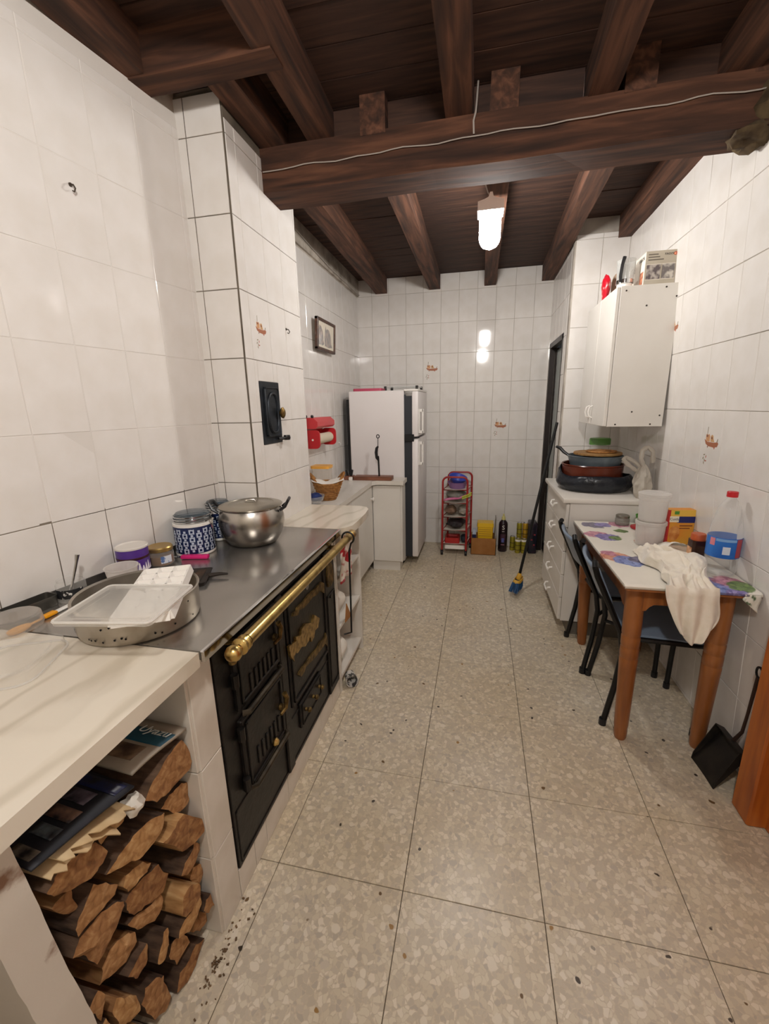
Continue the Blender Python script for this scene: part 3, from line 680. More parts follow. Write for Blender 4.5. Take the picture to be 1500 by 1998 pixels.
# ---- firewood
LOGS=[
 [(-0.347,0.606),(-0.322,0.633),(-0.272,0.651),(-0.226,0.652),(-0.206,0.620),(-0.206,0.574),(-0.220,0.563),(-0.269,0.558),(-0.323,0.579)],
 [(-0.293,0.522),(-0.268,0.533),(-0.228,0.525),(-0.208,0.506),(-0.206,0.476),(-0.210,0.454),(-0.247,0.459),(-0.267,0.480)],
 [(-0.332,0.476),(-0.288,0.466),(-0.257,0.471),(-0.206,0.400),(-0.212,0.365),(-0.254,0.367),(-0.276,0.377),(-0.303,0.434)],
 [(-0.456,0.553),(-0.430,0.565),(-0.388,0.564),(-0.339,0.551),(-0.303,0.528),(-0.308,0.504),(-0.342,0.489),(-0.379,0.499),(-0.414,0.523)],
 [(-0.289,0.317),(-0.272,0.337),(-0.231,0.349),(-0.208,0.316),(-0.208,0.297),(-0.228,0.296),(-0.268,0.294)],
 [(-0.250,0.253),(-0.235,0.271),(-0.208,0.249),(-0.207,0.207),(-0.225,0.180),(-0.242,0.224)],
 [(-0.560,0.660),(-0.545,0.673),(-0.521,0.677),(-0.488,0.668),(-0.463,0.644),(-0.449,0.606),(-0.462,0.595),(-0.490,0.597),(-0.520,0.611),(-0.550,0.638)],
 [(-0.437,0.641),(-0.401,0.644),(-0.365,0.608),(-0.382,0.592),(-0.408,0.593),(-0.430,0.586),(-0.435,0.618)],
 [(-0.536,0.580),(-0.498,0.579),(-0.497,0.528),(-0.512,0.530)],
 [(-0.518,0.499),(-0.510,0.523),(-0.472,0.550),(-0.447,0.525),(-0.427,0.486),(-0.437,0.474),(-0.472,0.481),(-0.515,0.485)],
 [(-0.413,0.415),(-0.401,0.416),(-0.363,0.415),(-0.324,0.397),(-0.304,0.343),(-0.325,0.314),(-0.369,0.338),(-0.399,0.360),(-0.412,0.389)],
 [(-0.416,0.462),(-0.406,0.479),(-0.368,0.460),(-0.340,0.427),(-0.356,0.421),(-0.384,0.430),(-0.404,0.425)],
 [(-0.529,0.450),(-0.510,0.473),(-0.474,0.471),(-0.437,0.456),(-0.418,0.423),(-0.431,0.404),(-0.460,0.386),(-0.497,0.380),(-0.507,0.421)],
 [(-0.415,0.351),(-0.384,0.337),(-0.326,0.306),(-0.334,0.281),(-0.356,0.272),(-0.396,0.305)],
 [(-0.316,0.242),(-0.303,0.277),(-0.278,0.279),(-0.256,0.256),(-0.255,0.215),(-0.284,0.216),(-0.309,0.220)],
 [(-0.329,0.179),(-0.306,0.204),(-0.274,0.208),(-0.252,0.199),(-0.250,0.173),(-0.262,0.160),(-0.297,0.151)],
 [(-0.250,0.146),(-0.238,0.172),(-0.212,0.158),(-0.207,0.127),(-0.209,0.107),(-0.230,0.115)],
 [(-0.490,0.306),(-0.482,0.340),(-0.459,0.351),(-0.420,0.330),(-0.400,0.311),(-0.405,0.286),(-0.432,0.270),(-0.464,0.288)],
 [(-0.447,0.256),(-0.418,0.264),(-0.390,0.254),(-0.390,0.227),(-0.402,0.205),(-0.431,0.221)],
 [(-0.384,0.190),(-0.380,0.219),(-0.356,0.245),(-0.344,0.236),(-0.346,0.185),(-0.365,0.175)],
 [(-0.262,0.085),(-0.236,0.1),(-0.210,0.09),(-0.209,0.042),(-0.240,0.050)],
 [(-0.341,0.130),(-0.324,0.143),(-0.283,0.120),(-0.276,0.07),(-0.318,0.062)],
 [(-0.345,0.014),(-0.325,0.045),(-0.262,0.040),(-0.236,0.015),(-0.248,0.003),(-0.32,0.003)],
 [(-0.494,0.246),(-0.479,0.257),(-0.464,0.233),(-0.441,0.196),(-0.446,0.159),(-0.468,0.165),(-0.491,0.200)],
 [(-0.430,0.139),(-0.413,0.158),(-0.388,0.146),(-0.362,0.104),(-0.359,0.031),(-0.379,0.012),(-0.412,0.053)],
 [(-0.539,0.338),(-0.511,0.347),(-0.504,0.295),(-0.520,0.277)],
 [(-0.535,0.14),(-0.50,0.15),(-0.45,0.12),(-0.438,0.06),(-0.46,0.008),(-0.52,0.006),(-0.537,0.05)],
 [(-0.536,0.25),(-0.51,0.265),(-0.502,0.22),(-0.502,0.17),(-0.53,0.158)],
]
def log_mats(i):
    h = random.random()
    c1 = ('#9d6f44', '#a87a4c', '#8f6239', '#b38654')[i % 4]; c2 = ('#7c5430', '#865d36', '#70492a', '#93683c')[i % 4]
    mt = bpy.data.materials.new('split_oak_%d' % (i % 4)); return wood_mat('split_oak_%d' % (i % 4), c2, c1, ('#bb9263', '#c69d6e', '#ad8353', '#caa472')[i % 4], .8, (2, 9, 9), 7, .5)
BARK = mat('rough_bark', '#3b2a1f', .95, col2='#6a5240', scale=30, stretch=(.4, 1.5, 1.5), bump=1, bscale=26, bdist=.006)
DESC = ['topmost wide split log with bark along its upper edge', 'small pale split log below the topmost one', 'short thick split log with square left end', 'long bark-topped split log slanting up in mid pile',
 'thin dark split log against the tiled side', 'small pointed log tip against the tiled side', 'biggest cleanly split log lying under the torn paper', 'split log half hidden below the torn paper',
 'small triangular wood wedge by the partition', 'rough split log beside the small wedge', 'thick rounded log end in the middle of the pile', 'dark flat log lying on the rounded log end',
 'broad split log with square butt end by the partition', 'dark slab of wood below the rounded log end', 'upright pale split piece right of the middle', 'narrow split log under the upright pale piece',
 'bark-covered log tight against the tiled side', 'long smooth split log low in the pile', 'small flaking split log low in the pile', 'narrow pointed log standing between two others',
 'small log near the floor by the tiled side', 'pale split log close to the floor', 'bottom log lying on the floor by the niche corner', 'cracked split log below the long smooth one',
 'round-ended log near the floor in mid niche', 'stubby log piece low by the partition', 'big bottom log by the foot of the partition', 'small log end above the big bottom log']
for i, poly in enumerate(LOGS):
    cy = sum(p[0] for p in poly)/len(poly); cz = sum(p[1] for p in poly)/len(poly)
    xe = -.085+random.uniform(-.03, .012); ln = random.uniform(.30, .37)
    P = []
    N = len(poly)
    for k in range(N):
        a, b = Vector(poly[k]), Vector(poly[(k+1) % N]); 
        for s_ in (0, .25, .5, .75): 
            q = a.lerp(b, s_); q = Vector((q[0]-cy, q[1]-cz))*.985; jn = .0055*nz((q[0]*45, q[1]*45, i), 1, 3)+.003*nz((q[0]*120, q[1]*120, i), 1, 5); q += q.normalized()*jn
            P.append(q)
    zc = max(cz, -min(q[1] for q in P)+.006)
    t = tag(thing('firewood_log', '', 'log', (xe, cy, zc)), DESC[i]+', firewood niche', 'log', 'split logs stacked in the niche')
    # end grain face
    g = G(); inner = [q*.55 for q in P]
    def dep(q, s): return .010*nz((q[0]*22, q[1]*22, i), 1, s)
    a = [g.bm.verts.new((dep(q, 1), q[0], q[1])) for q in P]; b = [g.bm.verts.new((.004+dep(q, 5), q[0], q[1])) for q in inner]; c = g.bm.verts.new((.004, 0, 0))
    M_ = len(P)
    for k in range(M_):
        g.bm.faces.new((a[k], a[(k+1) % M_], b[(k+1) % M_], b[k])); g.bm.faces.new((b[k], b[(k+1) % M_], c))
    g.obj('cut_end', log_mats(i), t, angle=50)
    g = G(); rows = 7
    def f(u, v, P=P, i=i):
        k = int(round(u*len(P))) % len(P); q = P[k]; tp = 1-.06*v
        n1 = 1+(.05*nz((v*6, q[0]*25, q[1]*25), 1, i))
        if v == 0: return (dep(q, 1), q[0], q[1])
        return (-ln*v, q[0]*tp*n1, q[1]*tp*n1)
    g.grid(len(P), rows, f, True); g.obj('bark', BARK if i % 3 != 2 else log_mats(i+1), t, angle=50)
# dark back of the niche is the tiled wall itself; sawdust and bark crumbs on the floor in front
crumb = mat('bark_crumbs', '#83694c', 1, col2='#5b4733', scale=40)
g = G(); rr = random.Random(3)
for k in range(60):
    y_ = rr.gauss(-.26, .06); x_ = -.058+abs(rr.gauss(0, .022)); s_ = rr.uniform(.001, .0038)
    a = rr.uniform(0, 6.28); mt_ = Matrix.Translation((x_, y_, s_*.5+.0005)) @ Matrix.Rotation(a, 4, 'Z')
    g.box(-s_, s_, -s_*.6, s_*.6, -s_*.5, s_*.5, mtx=mt_)
o = g.obj('wood_debris', crumb, smooth=False); tag(o, 'scattered bark crumbs and sawdust on the floor before the niche', 'debris'); o['kind'] = 'stuff'

# ---- papers on the logs
PAPER_DK = mat('glossy_dark_cover', '#12151f', .55, col2='#2a2833', scale=24, contrast=(.5, .8))
PAPER_GR = mat('grey_magazine_cover', '#8d8375', .45, col2='#a2988a', scale=9)
def sheet(name, cs, mt, label, cat, th=.008, bend=.02, n1=10, n2=8, seed=0, rag=0, parent=None, off=0, uv=(0, 1, 0, 1)):
    """cs: four corners in order; a slightly bent stack of paper with real thickness"""
    A, B, C_, D_ = [Vector(c) for c in cs]; nrm = (B-A).cross(D_-A).normalized()
    if nrm.z < 0: nrm = -nrm
    g = G()
    def f(u, v):
        u = uv[0]+(uv[1]-uv[0])*u; v = uv[2]+(uv[3]-uv[2])*v
        p = A.lerp(B, u).lerp(D_.lerp(C_, u), v)
        if rag and v > .99: p += (B-A).normalized()*0+(D_-A).normalized()*rag*nz((u*9, seed, 2), 1)*2
        return p+nrm*(bend*math.sin(u*math.pi)*.6+bend*.5*nz((u*2, v*2, seed), 1)+off)
    g.grid(n1, n2, f); o = g.obj(name, mt, parent, thick=th)
    return tag(o, label, cat) if label else o
MG = dict(cs=[(-.36, -.36, .712), (-.36, -.22, .70), (-.075, -.212, .672), (-.075, -.37, .70)], bend=.006, seed=3)
TEAL = mat('teal_print', '#1d4f63', .4); NAVY = mat('navy_print', '#141c38', .4)
mg = sheet('magazine', mt=PAPER_GR, label='grey magazine with teal title band lying on the logs', cat='magazine', th=.006, **MG)
sheet('title_band', mt=TEAL, label=None, cat=None, th=.0008, parent=mg, off=.0036, uv=(.50, .80, .06, .99), **MG)
sheet('cover_picture', mt=mat('cover_pic_brown', '#3a2a22', .4, col2='#7d6650', scale=34), label=None, cat=None, th=.0008, parent=mg, off=.0036, uv=(.16, .44, .5, .9), **MG)
F_ = frame((-.118, -.258, .6985), (1, 0, -.085), (0, 1, -.13)); text('title_print', 'Uyazu', .031, mat('pale_print', '#cfd3cf', .4), mg, F_, shear=.3)
M2 = dict(cs=[(-.40, -.535, .715), (-.40, -.37, .715), (-.058, -.385, .690), (-.058, -.576, .735)], bend=.003, seed=8)
mg2 = sheet('magazine', mt=PAPER_DK, label='dark glossy catalogue with navy cover under the marble edge', cat='magazine', th=.004, **M2)
for k, (uv_, c) in enumerate((((.04, .14, .80, .95), '#8a8072'), ((.24, .36, .78, .93), '#5f6a72'), ((.42, .56, .74, .92), '#806455'), ((.62, .78, .72, .88), '#6a6070'), ((.82, .97, .55, .97), '#1a2450'))):
    sheet('cover_picture', mt=mat('cover_pic_%d' % k, c, .35, col2='#1b1a22', scale=40), label=None, cat=None, th=.0008, n1=5, n2=5, parent=mg2, off=.0028, uv=uv_, **M2)
KRAFT = mat('torn_kraft_paper', '#d9c19a', .85, col2='#c4a577', scale=8)
sheet('kraft_paper', [(-.30, -.55, .684), (-.30, -.43, .672), (-.055, -.44, .652), (-.058, -.555, .688)], KRAFT, 'torn sheet of pale brown paper tucked under the catalogue', 'paper', .003, .012, 14, 8, 5, .02)
sheet('kraft_paper', [(-.30, -.545, .690), (-.30, -.40, .669), (-.050, -.40, .647), (-.054, -.535, .694)], KRAFT, 'upper torn flap of pale brown paper with ragged edge', 'paper', .003, .010, 14, 8, 15, .02, off=.006)
tag(lump('paper_ball', (-.07, -.385, .645), .02, MATS['white_paper'], None, .4, 5, 14, 10), 'small crumpled white paper ball on the logs', 'paper')
# ================================================================== THINGS ON THE RANGE AND LEFT COUNTER
S = TOPZ+.0005
def ring_pts(c, r, z, n=28): return [(c[0]+r*math.cos(2*math.pi*i/n), c[1]+r*math.sin(2*math.pi*i/n), z) for i in range(n)]
# big pot
t = thing('stock_pot', 'large pot-bellied aluminium pot with lid and black handles', 'pot', (-.315, .575, S), .33)
g = G(); g.lathe([(0, 0), (.085, 0), (.098, .008), (.117, .04), (.128, .08), (.128, .108), (.122, .132), (.115, .146), (.119, .15), (.121, .153), (.113, .152), (.111, .146), (.118, .13), (.12, .1), (0, .02)], n=48); g.obj('pot_body', ALU, t)
g = G(); g.lathe([(.124, .153), (.125, .157), (.112, .162), (.09, .165), (.088, .163), (.05, .164), (.04, .168), (.02, .169), (0, .169)], n=48); lid = g.obj('pot_lid', mat('aluminium_lid', '#bfb9ac', .3, 1, col2='#aaa497', scale=5), t)
g = G(); g.tube([(-.02, 0, .168), (-.016, 0, .176), (.016, 0, .176), (.02, 0, .168)], .004, 8); g.obj('lid_knob', ALU, lid)
for sg in (1, -1):
    g = G(); g.tube([(sg*.119, -.036, .135), (sg*.14, -.038, .15), (sg*.152, -.03, .172), (sg*.155, 0, .176), (sg*.152, .03, .172), (sg*.14, .038, .15), (sg*.119, .036, .135)], .006, 8); g.obj('pot_handle', BLACK_PL, t)
# patterned clip jars
NAVYC = mat('navy_ceramic', '#18264f', .25)
def clip_jar(loc, R, H, label):
    t = thing('clip_jar', label, 'jar', loc, group='blue patterned clip jars')
    g = G(); g.lathe([(0, 0), (R*.96, 0), (R, .006), (R, H*.70), (R*.985, H*.72), (0, H*.72)], n=32); bd = g.obj('jar_body', NAVYC, t)
    g = G(); g.lathe([(R*.97, 0), (R*1.006, .002), (R*1.006, .010), (R*.97, .011)], n=32); g.obj('white_band', WHITE_PL, t)
    g = G(); g.lathe([(R*.97, H*.69), (R*1.006, H*.70), (R*1.006, H*.755), (R*.9, H*.77), (0, H*.77)], n=32); g.obj('white_band', WHITE_PL, t)
    g = G()
    for i in range(18):
        for j in range(6):
            a = 2*math.pi*(i+.5*(j % 2)*0)/18; z = .022+j*(H*.70-.03)/5.6; big = (i+j) % 2 == 0; s_ = R*.13 if big else R*.06
            def at(dx, dz, rr=R*1.004, a=a, z=z): return (rr*math.cos(a+dx/R), rr*math.sin(a+dx/R), z+dz)
            if big:
                o4 = [(-s_, -s_), (s_, -s_), (s_, s_), (-s_, s_)]
                for k in range(4):
                    p, q = o4[k], o4[(k+1) % 4]; g.quad(at(*p), at(*q), at(q[0]*.45, q[1]*.45), at(p[0]*.45, p[1]*.45))
            else: g.quad(at(-s_, -s_), at(s_, -s_), at(s_, s_), at(-s_, s_))
    g.obj('square_print', mat('pale_blue_print', '#b9c3d6', .3), bd, smooth=False)
    g = G(); g.lathe([(R*.86, H*.77), (R*.90, H*.80), (R*.86, H*.83), (R*.92, H*.86), (R*.88, H*.90), (R*.9, H*.94), (R*.8, H*.985), (R*.6, H), (0, H*.99)], n=32); g.obj('glass_lid', clear_mat('grey_glass', '#4c5a63', .55, .08), t)
    g = G()
    for zz, r_ in ((.80, .93), (.86, .95), (.92, .93)): g.tube(ring_pts((0, 0), R*r_, H*zz), .0022, 6, closed=True)
    g.tube([(R*.95, -.02, H*.8), (R*1.12, -.012, H*.84), (R*1.14, 0, H*.62), (R*1.12, .012, H*.84), (R*.95, .02, H*.8)], .002, 6)
    g.tube([(-R*.95, -.02, H*.92), (-R*1.08, 0, H*.88), (-R*.95, .02, H*.92)], .002, 6)
    g.obj('wire_bail', CHROME, t); return t
clip_jar((-.478, .428, S), .071, .16, 'navy clip jar with pale square pattern standing before its twin')
clip_jar((-.486, .605, S), .05, .165, 'navy clip jar half hidden behind the aluminium pot')
# pink knife
t = thing('kitchen_knife', 'small knife with bright pink plastic handle on the hotplate', 'knife', (-.44, .35, S), .2)
g = G(); g.box(-.04, .062, -.011, .011, 0, .015, bev=.005, seg=2); g.obj('handle', mat('hot_pink_plastic', '#dd2a7c', .3), t)
g = G(); g.prism([(-.1, 0), (-.04, -.009), (-.04, .009), (-.085, .006)], lambda q: (q[0], q[1], .006), lambda q: (q[0], q[1], .0075)); g.obj('blade', CHROME, t)
g = G()
for x_ in (-.02, .04): g.lathe([(0, .0148), (.003, .0152), (0, .0158)], c=(x_, 0, 0), n=8)
g.obj('rivet', CHROME, t)
# purple tin, honey jar
t = thing('cocoa_tin', 'purple tin with white skyline print and pale lid rim', 'tin', (-.535, .185, S))
g = G(); g.lathe([(0, 0), (.046, 0), (.048, .004), (.048, .094), (.046, .096), (0, .096)], n=32); bd = g.obj('tin_body', mat('purple_print', '#56358c', .35), t)
g = G(); g.lathe([(.048, .094), (.0495, .095), (.0495, .100), (.047, .102), (.044, .098), (0, .097)], n=32); g.obj('tin_lid', mat('tin_lid', '#d9d3cb', .4), t)
g = G(); g.lathe([(.0484, .060), (.0488, .062), (.0488, .067), (.0484, .068)], n=32); g.obj('dark_band', mat('dark_red_print', '#3a1420', .4), bd)
g = G(); g.lathe([(.0484, .0), (.0487, .002), (.0487, .016), (.0484, .018)], n=32); g.obj('dark_band', mat('dark_purple_print', '#1e1530', .4), bd)
g = G(); rr = random.Random(4); a = -2.2
P_ = lambda aa, z, R=.0486: (R*math.cos(aa), R*math.sin(aa), z)
while a < .4:
    w_ = rr.uniform(.16, .3); h_ = rr.uniform(.016, .034)
    vs4 = [g.bm.verts.new(P_(q, z)) for q, z in ((a, .02), (a+w_, .02), (a+w_*.62, .02+h_), (a+w_*.4, .02+h_*.9))]; g.bm.faces.new(vs4); a += w_*.9
g.obj('skyline_print', mat('white_print', '#e8e2ea', .4), bd, smooth=False)
t = thing('honey_jar', 'glass honey jar with gold screw lid and small label', 'jar', (-.515, .285, S))
g = G(); g.lathe([(0, 0), (.038, 0), (.042, .005), (.042, .045), (.036, .054), (.034, .056)], n=28); g.obj('jar_glass', clear_mat('clear_glass', '#e8e6e0', .10, .05), t)
g = G(); g.lathe([(0, .003), (.037, .003), (.0395, .007), (.0395, .034), (0, .034)], n=28); g.obj('honey', mat('honey', '#7c5630', .3), t)
g = G(); g.lathe([(.04, .052), (.042, .053), (.042, .064), (.039, .068), (.03, .067), (0, .067)], n=28); g.obj('jar_lid', mat('gold_lid', '#b99a5d', .35, .8), t)
g = G(); g.grid(6, 3, lambda u, v: (.0425*math.cos(-.9+.9*u), .0425*math.sin(-.9+.9*u), .012+.026*v)); g.obj('jar_label', mat('blue_white_label', '#d5d9e2', .5, col2='#5573a8', scale=60, contrast=(.5, .56)), t)
# white sauce tub, label jar with spoon
t = thing('sauce_tub', 'open white plastic tub with orange-brown leftovers', 'tub', (-.475, .075, S))
g = G(); g.lathe([(0, 0), (.034, 0), (.044, .07), (.047, .071), (.047, .074), (.043, .073), (.033, .004), (0, .004)], n=28); g.obj('tub_wall', clear_mat('milky_plastic', '#eeeae6', .72, .3, .5), t)
g = G(); g.lathe([(0, .006), (.0325, .006), (.037, .035), (.02, .04), (0, .036)], n=24); g.obj('leftovers', mat('brown_sauce', '#a5561f', .35, col2='#7c3d14', scale=25), t)
t = thing('preserve_jar', 'glass preserve jar with black label holding a steel spoon', 'jar', (-.572, -.012, S))
g = G(); g.lathe([(0, 0), (.033, 0), (.037, .004), (.037, .05), (.032, .058), (.033, .064)], n=28); g.obj('jar_glass', MATS['clear_glass'], t)
g = G(); g.grid(10, 3, lambda u, v: (.0376*math.cos(-2.3+2.4*u), .0376*math.sin(-2.3+2.4*u), .014+.026*v)); lb = g.obj('jar_label', mat('black_label', '#1c1d20', .45, col2='#d8d5cf', scale=70, contrast=(.60, .66)), t)
g = G(); g.tube([(-.01, 0, .01), (-.004, .012, .05), (.004, .028, .105), (.006, .033, .125)], [.006, .003, .004, .006], 8); tag(g.obj('teaspoon', CHROME, None, (-.572, -.012, S)), 'steel teaspoon standing in the preserve jar', 'spoon')
# aluminium round pan with colander holes, lid and ice tray
t = thing('cake_pan', 'battered round aluminium pan straddling marble and hotplate', 'pan', (-.272, -.083, S))
g = G(); R = .142; g.lathe([(0, 0), (R-.012, 0), (R-.003, .004), (R, .012), (R+.002, .08), (R+.005, .083), (R+.003, .086), (R-.002, .082), (R-.004, .012), (0, .006)], n=56); g.obj('pan_wall', ALU_OLD, t)
g = G(); rr = random.Random(9)
for k in range(26):
    a = rr.uniform(-2.9, .3); z = rr.choice((.018, .022, .05, .064))+rr.uniform(-.004, .004)
    g.lathe([(0, .0004), (.0026, 0), (0, -.0004)], n=8, mtx=Matrix.Translation(((R+.0018)*math.cos(a), (R+.0018)*math.sin(a), z)) @ Matrix.Rotation(a, 4, 'Z') @ Matrix.Rotation(math.pi/2, 4, 'Y'))
g.obj('drain_hole', DARK, t)
g = G(); g.grid(14, 4, lambda u, v: ((R+.0034)*math.cos(-2.15+.75*u), (R+.0034)*math.sin(-2.15+.75*u), .06+.016*v-.003*math.sin(u*6))); g.obj('burnt_stain', mat('burnt_stain', '#4a2a24', .5), t)
# ice tray lying across the pan
iz = S+.0875
t = thing('ice_tray', 'white plastic ice cube tray lying across the round pan', 'ice tray', (-.186, -.115, iz), math.atan2(.062, .114)+0)
w_, l_ = .114, .29; g = G(); nx, ny = 3, 7
g.box(-w_/2, w_/2, -l_/2, l_/2, .0, .002)
cw, cl = w_/nx, l_/ny
def wallx(x): g.prism([(x-.008, .002), (x+.008, .002), (x+.002, .022), (x-.002, .022)], lambda q: (q[0], -l_/2, q[1]), lambda q: (q[0], l_/2, q[1]))
def wally(y): g.prism([(y-.008, .002), (y+.008, .002), (y+.002, .022), (y-.002, .022)], lambda q: (-w_/2, q[0], q[1]), lambda q: (w_/2, q[0], q[1]))
for i in range(nx+1): wallx(-w_/2+i*cw)
for j in range(ny+1): wally(-l_/2+j*cl)
g.obj('tray_body', WHITE_PL, t)
t = thing('box_lid', 'frosted plastic container lid resting on the ice tray', 'lid', (-.172, -.215, S+.1115), math.atan2(.036, .204))
def trayobj(w2, l2, h, r, th, mt, par, name, z0=0):
    g = G(); P = rrect(-w2, w2, -l2, l2, r, 5)
    rings = []
    for k, z in ((1, z0), (1, z0+h*.5), (.985, z0+h), (.93, z0+h), (.9, z0+h*.55)):
        rings.append([g.bm.verts.new((x*k if k > .95 else x-(.016 if x > 0 else -.016)*(1 if k == .93 else 1.3), y*k if k > .95 else y-(.016 if y > 0 else -.016)*(1 if k == .93 else 1.3), z)) for x, y in P])
    for a, b in zip(rings, rings[1:]):
        for i in range(len(P)): g.bm.faces.new((a[i], a[(i+1) % len(P)], b[(i+1) % len(P)], b[i]))
    g.bm.faces.new(rings[-1]); return g.obj(name, mt, par)
FROSTP = clear_mat('frosted_plastic', '#e6e3dd', .42, .3, .4)
trayobj(.104, .092, .009, .012, 0, FROSTP, t, 'lid_sheet')
g = G(); g.tube([(x, y, .008) for x, y in rrect(-.104, .104, -.092, .092, .012, 4)], .003, 6, closed=True); g.obj('lid_rim', clear_mat('frosted_rim', '#efece7', .7, .3, .3), t)
# griddle on the hotplate
t = thing('griddle', 'small square black griddle with brown residue on the hotplate', 'griddle', (-.322, .165, S), .42)
g = G(); g.prism(rrect(-.062, .062, -.062, .062, .012, 4), lambda q: (q[0], q[1], 0), lambda q: (q[0]*1.1, q[1]*1.1, .014)); g.obj('griddle_plate', mat('burnt_iron', '#1a1715', .5, .3, col2='#2c231b', scale=20), t)
g = G(); g.grid(12, 12, lambda u, v: ((u-.5)*.1, (v-.5)*.1, .0148+.001*nz((u*8, v*8, 0)))); g.obj('residue', mat('brown_residue', '#4e3420', .7, col2='#24190f', scale=25), t, thick=.001)
g = G(); g.tube([(.06, 0, .01), (.1, 0, .013), (.125, -.004, .012)], [.008, .006, .003], 8); g.obj('griddle_handle', MATS['burnt_iron'], t)
# steel tins along the wall, spatula, clear boxes
def tin(loc, w2, l2, h, rz, label):
    t = thing('steel_tray', label, 'tray', loc, rz)
    g = G(); P = rrect(-w2, w2, -l2, l2, .008, 3)
    for k0, z0, k1, z1 in ((.94, 0, 1, h), ):
        a = [g.bm.verts.new((x*.94, y*.94, 0)) for x, y in P]; b = [g.bm.verts.new((x, y, h)) for x, y in P]; c = [g.bm.verts.new((x*.96, y*.97, h)) for x, y in P]; d = [g.bm.verts.new((x*.9, y*.92, .003)) for x, y in P]
        for p, q in ((a, b), (b, c), (c, d)):
            for i in range(len(P)): g.bm.faces.new((p[i], p[(i+1) % len(P)], q[(i+1) % len(P)], q[i]))
        g.bm.faces.new(d); g.bm.faces.new(a[::-1])
    g.obj('tray_shell', mat('grey_steel', '#77756f', .35, .9), t); return t
tin((-.612, -.105, S), .026, .062, .03, La*.9, 'narrow grey steel tray against the wall tiles')
tin((-.632, -.265, S), .024, .045, .028, La*.9, 'short steel tray at the wall end of the marble')
t = thing('spatula', 'white spatula with orange grip lying on the marble', 'spatula', (-.535, -.13, S+.001), 0)
g = G(); g.box(-.007, .007, .03, .09, 0, .006, bev=.002); g.obj('handle', WHITE_PL, t)
g = G(); g.box(-.010, .010, -.005, .032, 0, .009, bev=.004, seg=2); g.obj('grip', mat('orange_plastic', '#f0a012', .3), t)
g = G(); g.box(-.004, .004, -.045, -.004, 0, .005, bev=.002); g.lathe([(0, 0), (.02, .001), (.022, .006), (.018, .004), (0, .003)], c=(0, -.064, 0), n=20, squash=(.85, 1.3)); g.obj('blade', mat('pale_orange_plastic', '#e3a552', .35), t)
t = thing('round_box', 'round frosted plastic lid upside down over the spatula blade', 'lid', (-.55, -.19, S+.0065))
g = G(); g.lathe([(.056, 0), (.058, .004), (.055, .03), (.05, .034), (0, .034)], n=36); g.obj('lid_shell', clear_mat('thin_frosted', '#e4dfd8', .34, .25, .4), t)
t = thing('clear_tray', 'clear rounded plastic tray lying on the marble', 'tray', (-.40, -.318, S), .42)
CLEARP = clear_mat('clear_plastic', '#eeebe6', .10, .08, .2)
trayobj(.08, .088, .022, .036, 0, CLEARP, t, 'tray_shell')
g = G(); g.tube([(x, y, .001) for x, y in rrect(-.083, .083, -.091, .091, .038, 5)], .0028, 6, closed=True); g.obj('tray_rim', clear_mat('clear_rim', '#f2f0ec', .4, .1, .3), t)
# thin steel strip between wall and hotplate
g = G(); F_ = frame((LW(-.42), -.42, 0), Lvec, (0, 0, 1)); g.box(.002, 1.02, S, S+.022, .008, .012, mtx=F_); tag(g.obj('splash_strip', mat('steel_strip', '#6f6d69', .35, .9)), 'thin grey steel strip between hotplate and wall tiles', 'strip')

# ---- chimney hatch, wall hooks, picture, dispenser
HX = CX1+.006
t = thing('soot_hatch', 'black iron soot hatch with brass knob on the chimney', 'hatch', (HX, .863, 1.38))
def hp(g, nm, mt, par=None, **kw): return g.obj(nm, mt, par or t, **kw)
g = G(); g.box(-.05, .004, -.089, .089, -.134, .134, bev=.002); hp(g, 'hatch_frame', IRON_B)
def ell(a, b, n=28, p=2.6): return [(a*abs(math.cos(x))**(2/p)*(1 if math.cos(x) >= 0 else -1), b*abs(math.sin(x))**(2/p)*(1 if math.sin(x) >= 0 else -1)) for x in [2*math.pi*i/n for i in range(n)]]
g = G(); g.prism(rrect(-.066, .066, -.10, .112, .012), lambda q: (.003, q[0], q[1]), lambda q: (.012, q[0], q[1])); dr = hp(g, 'hatch_door', IRON_B, bev=.004)
g = G(); g.tube([(.013, y_, z_) for y_, z_ in ell(.046, .085)], .006, 8, closed=True); hp(g, 'oval_moulding', IRON_B, dr)
g = G(); g.tube([(.012, y_, z_) for y_, z_ in rrect(-.062, .062, -.098, .108, .012)], .004, 6, closed=True); hp(g, 'edge_moulding', IRON_B, dr)
g = G(); g.lathe([(0, .012), (.006, .012), (.006, .024), (.017, .026), (.019, .033), (.012, .04), (0, .042)], n=18, mtx=Matrix.Translation((0, .054, -.0)) @ Matrix.Rotation(math.pi/2, 4, 'Y') @ Matrix.Scale(1.35, 4, (1, 0, 0))); hp(g, 'knob', BRASS_D, dr)
g = G(); g.tube([(.012, .03, -.115), (.022, .05, -.116), (.026, .085, -.114)], .007, 8); g.lathe([(0, -.012), (.014, -.011), (.017, 0), (.014, .011), (0, .012)], c=(.026, .09, -.114), n=14); hp(g, 'damper_handle', BLACK_PL)
def hook(loc, rz, label, mt):
    t = thing('wall_hook', label, 'hook', loc, rz)
    g = G(); g.lathe([(0, 0), (.006, 0), (.005, .003), (0, .004)], n=10, mtx=Matrix.Rotation(math.pi/2, 4, 'Y')); g.obj('hook_base', mt, t)
    g = G(); g.tube([(.002, 0, 0), (.012, 0, -.002), (.018, 0, -.012), (.012, 0, -.02), (.006, 0, -.016)], .0022, 6); g.obj('hook_wire', mt, t)
hook((LW(.25)+.006, .25, 2.035), La, 'small dark metal hook high on the bare left wall', mat('rusty_steel', '#5b5148', .5, .7))
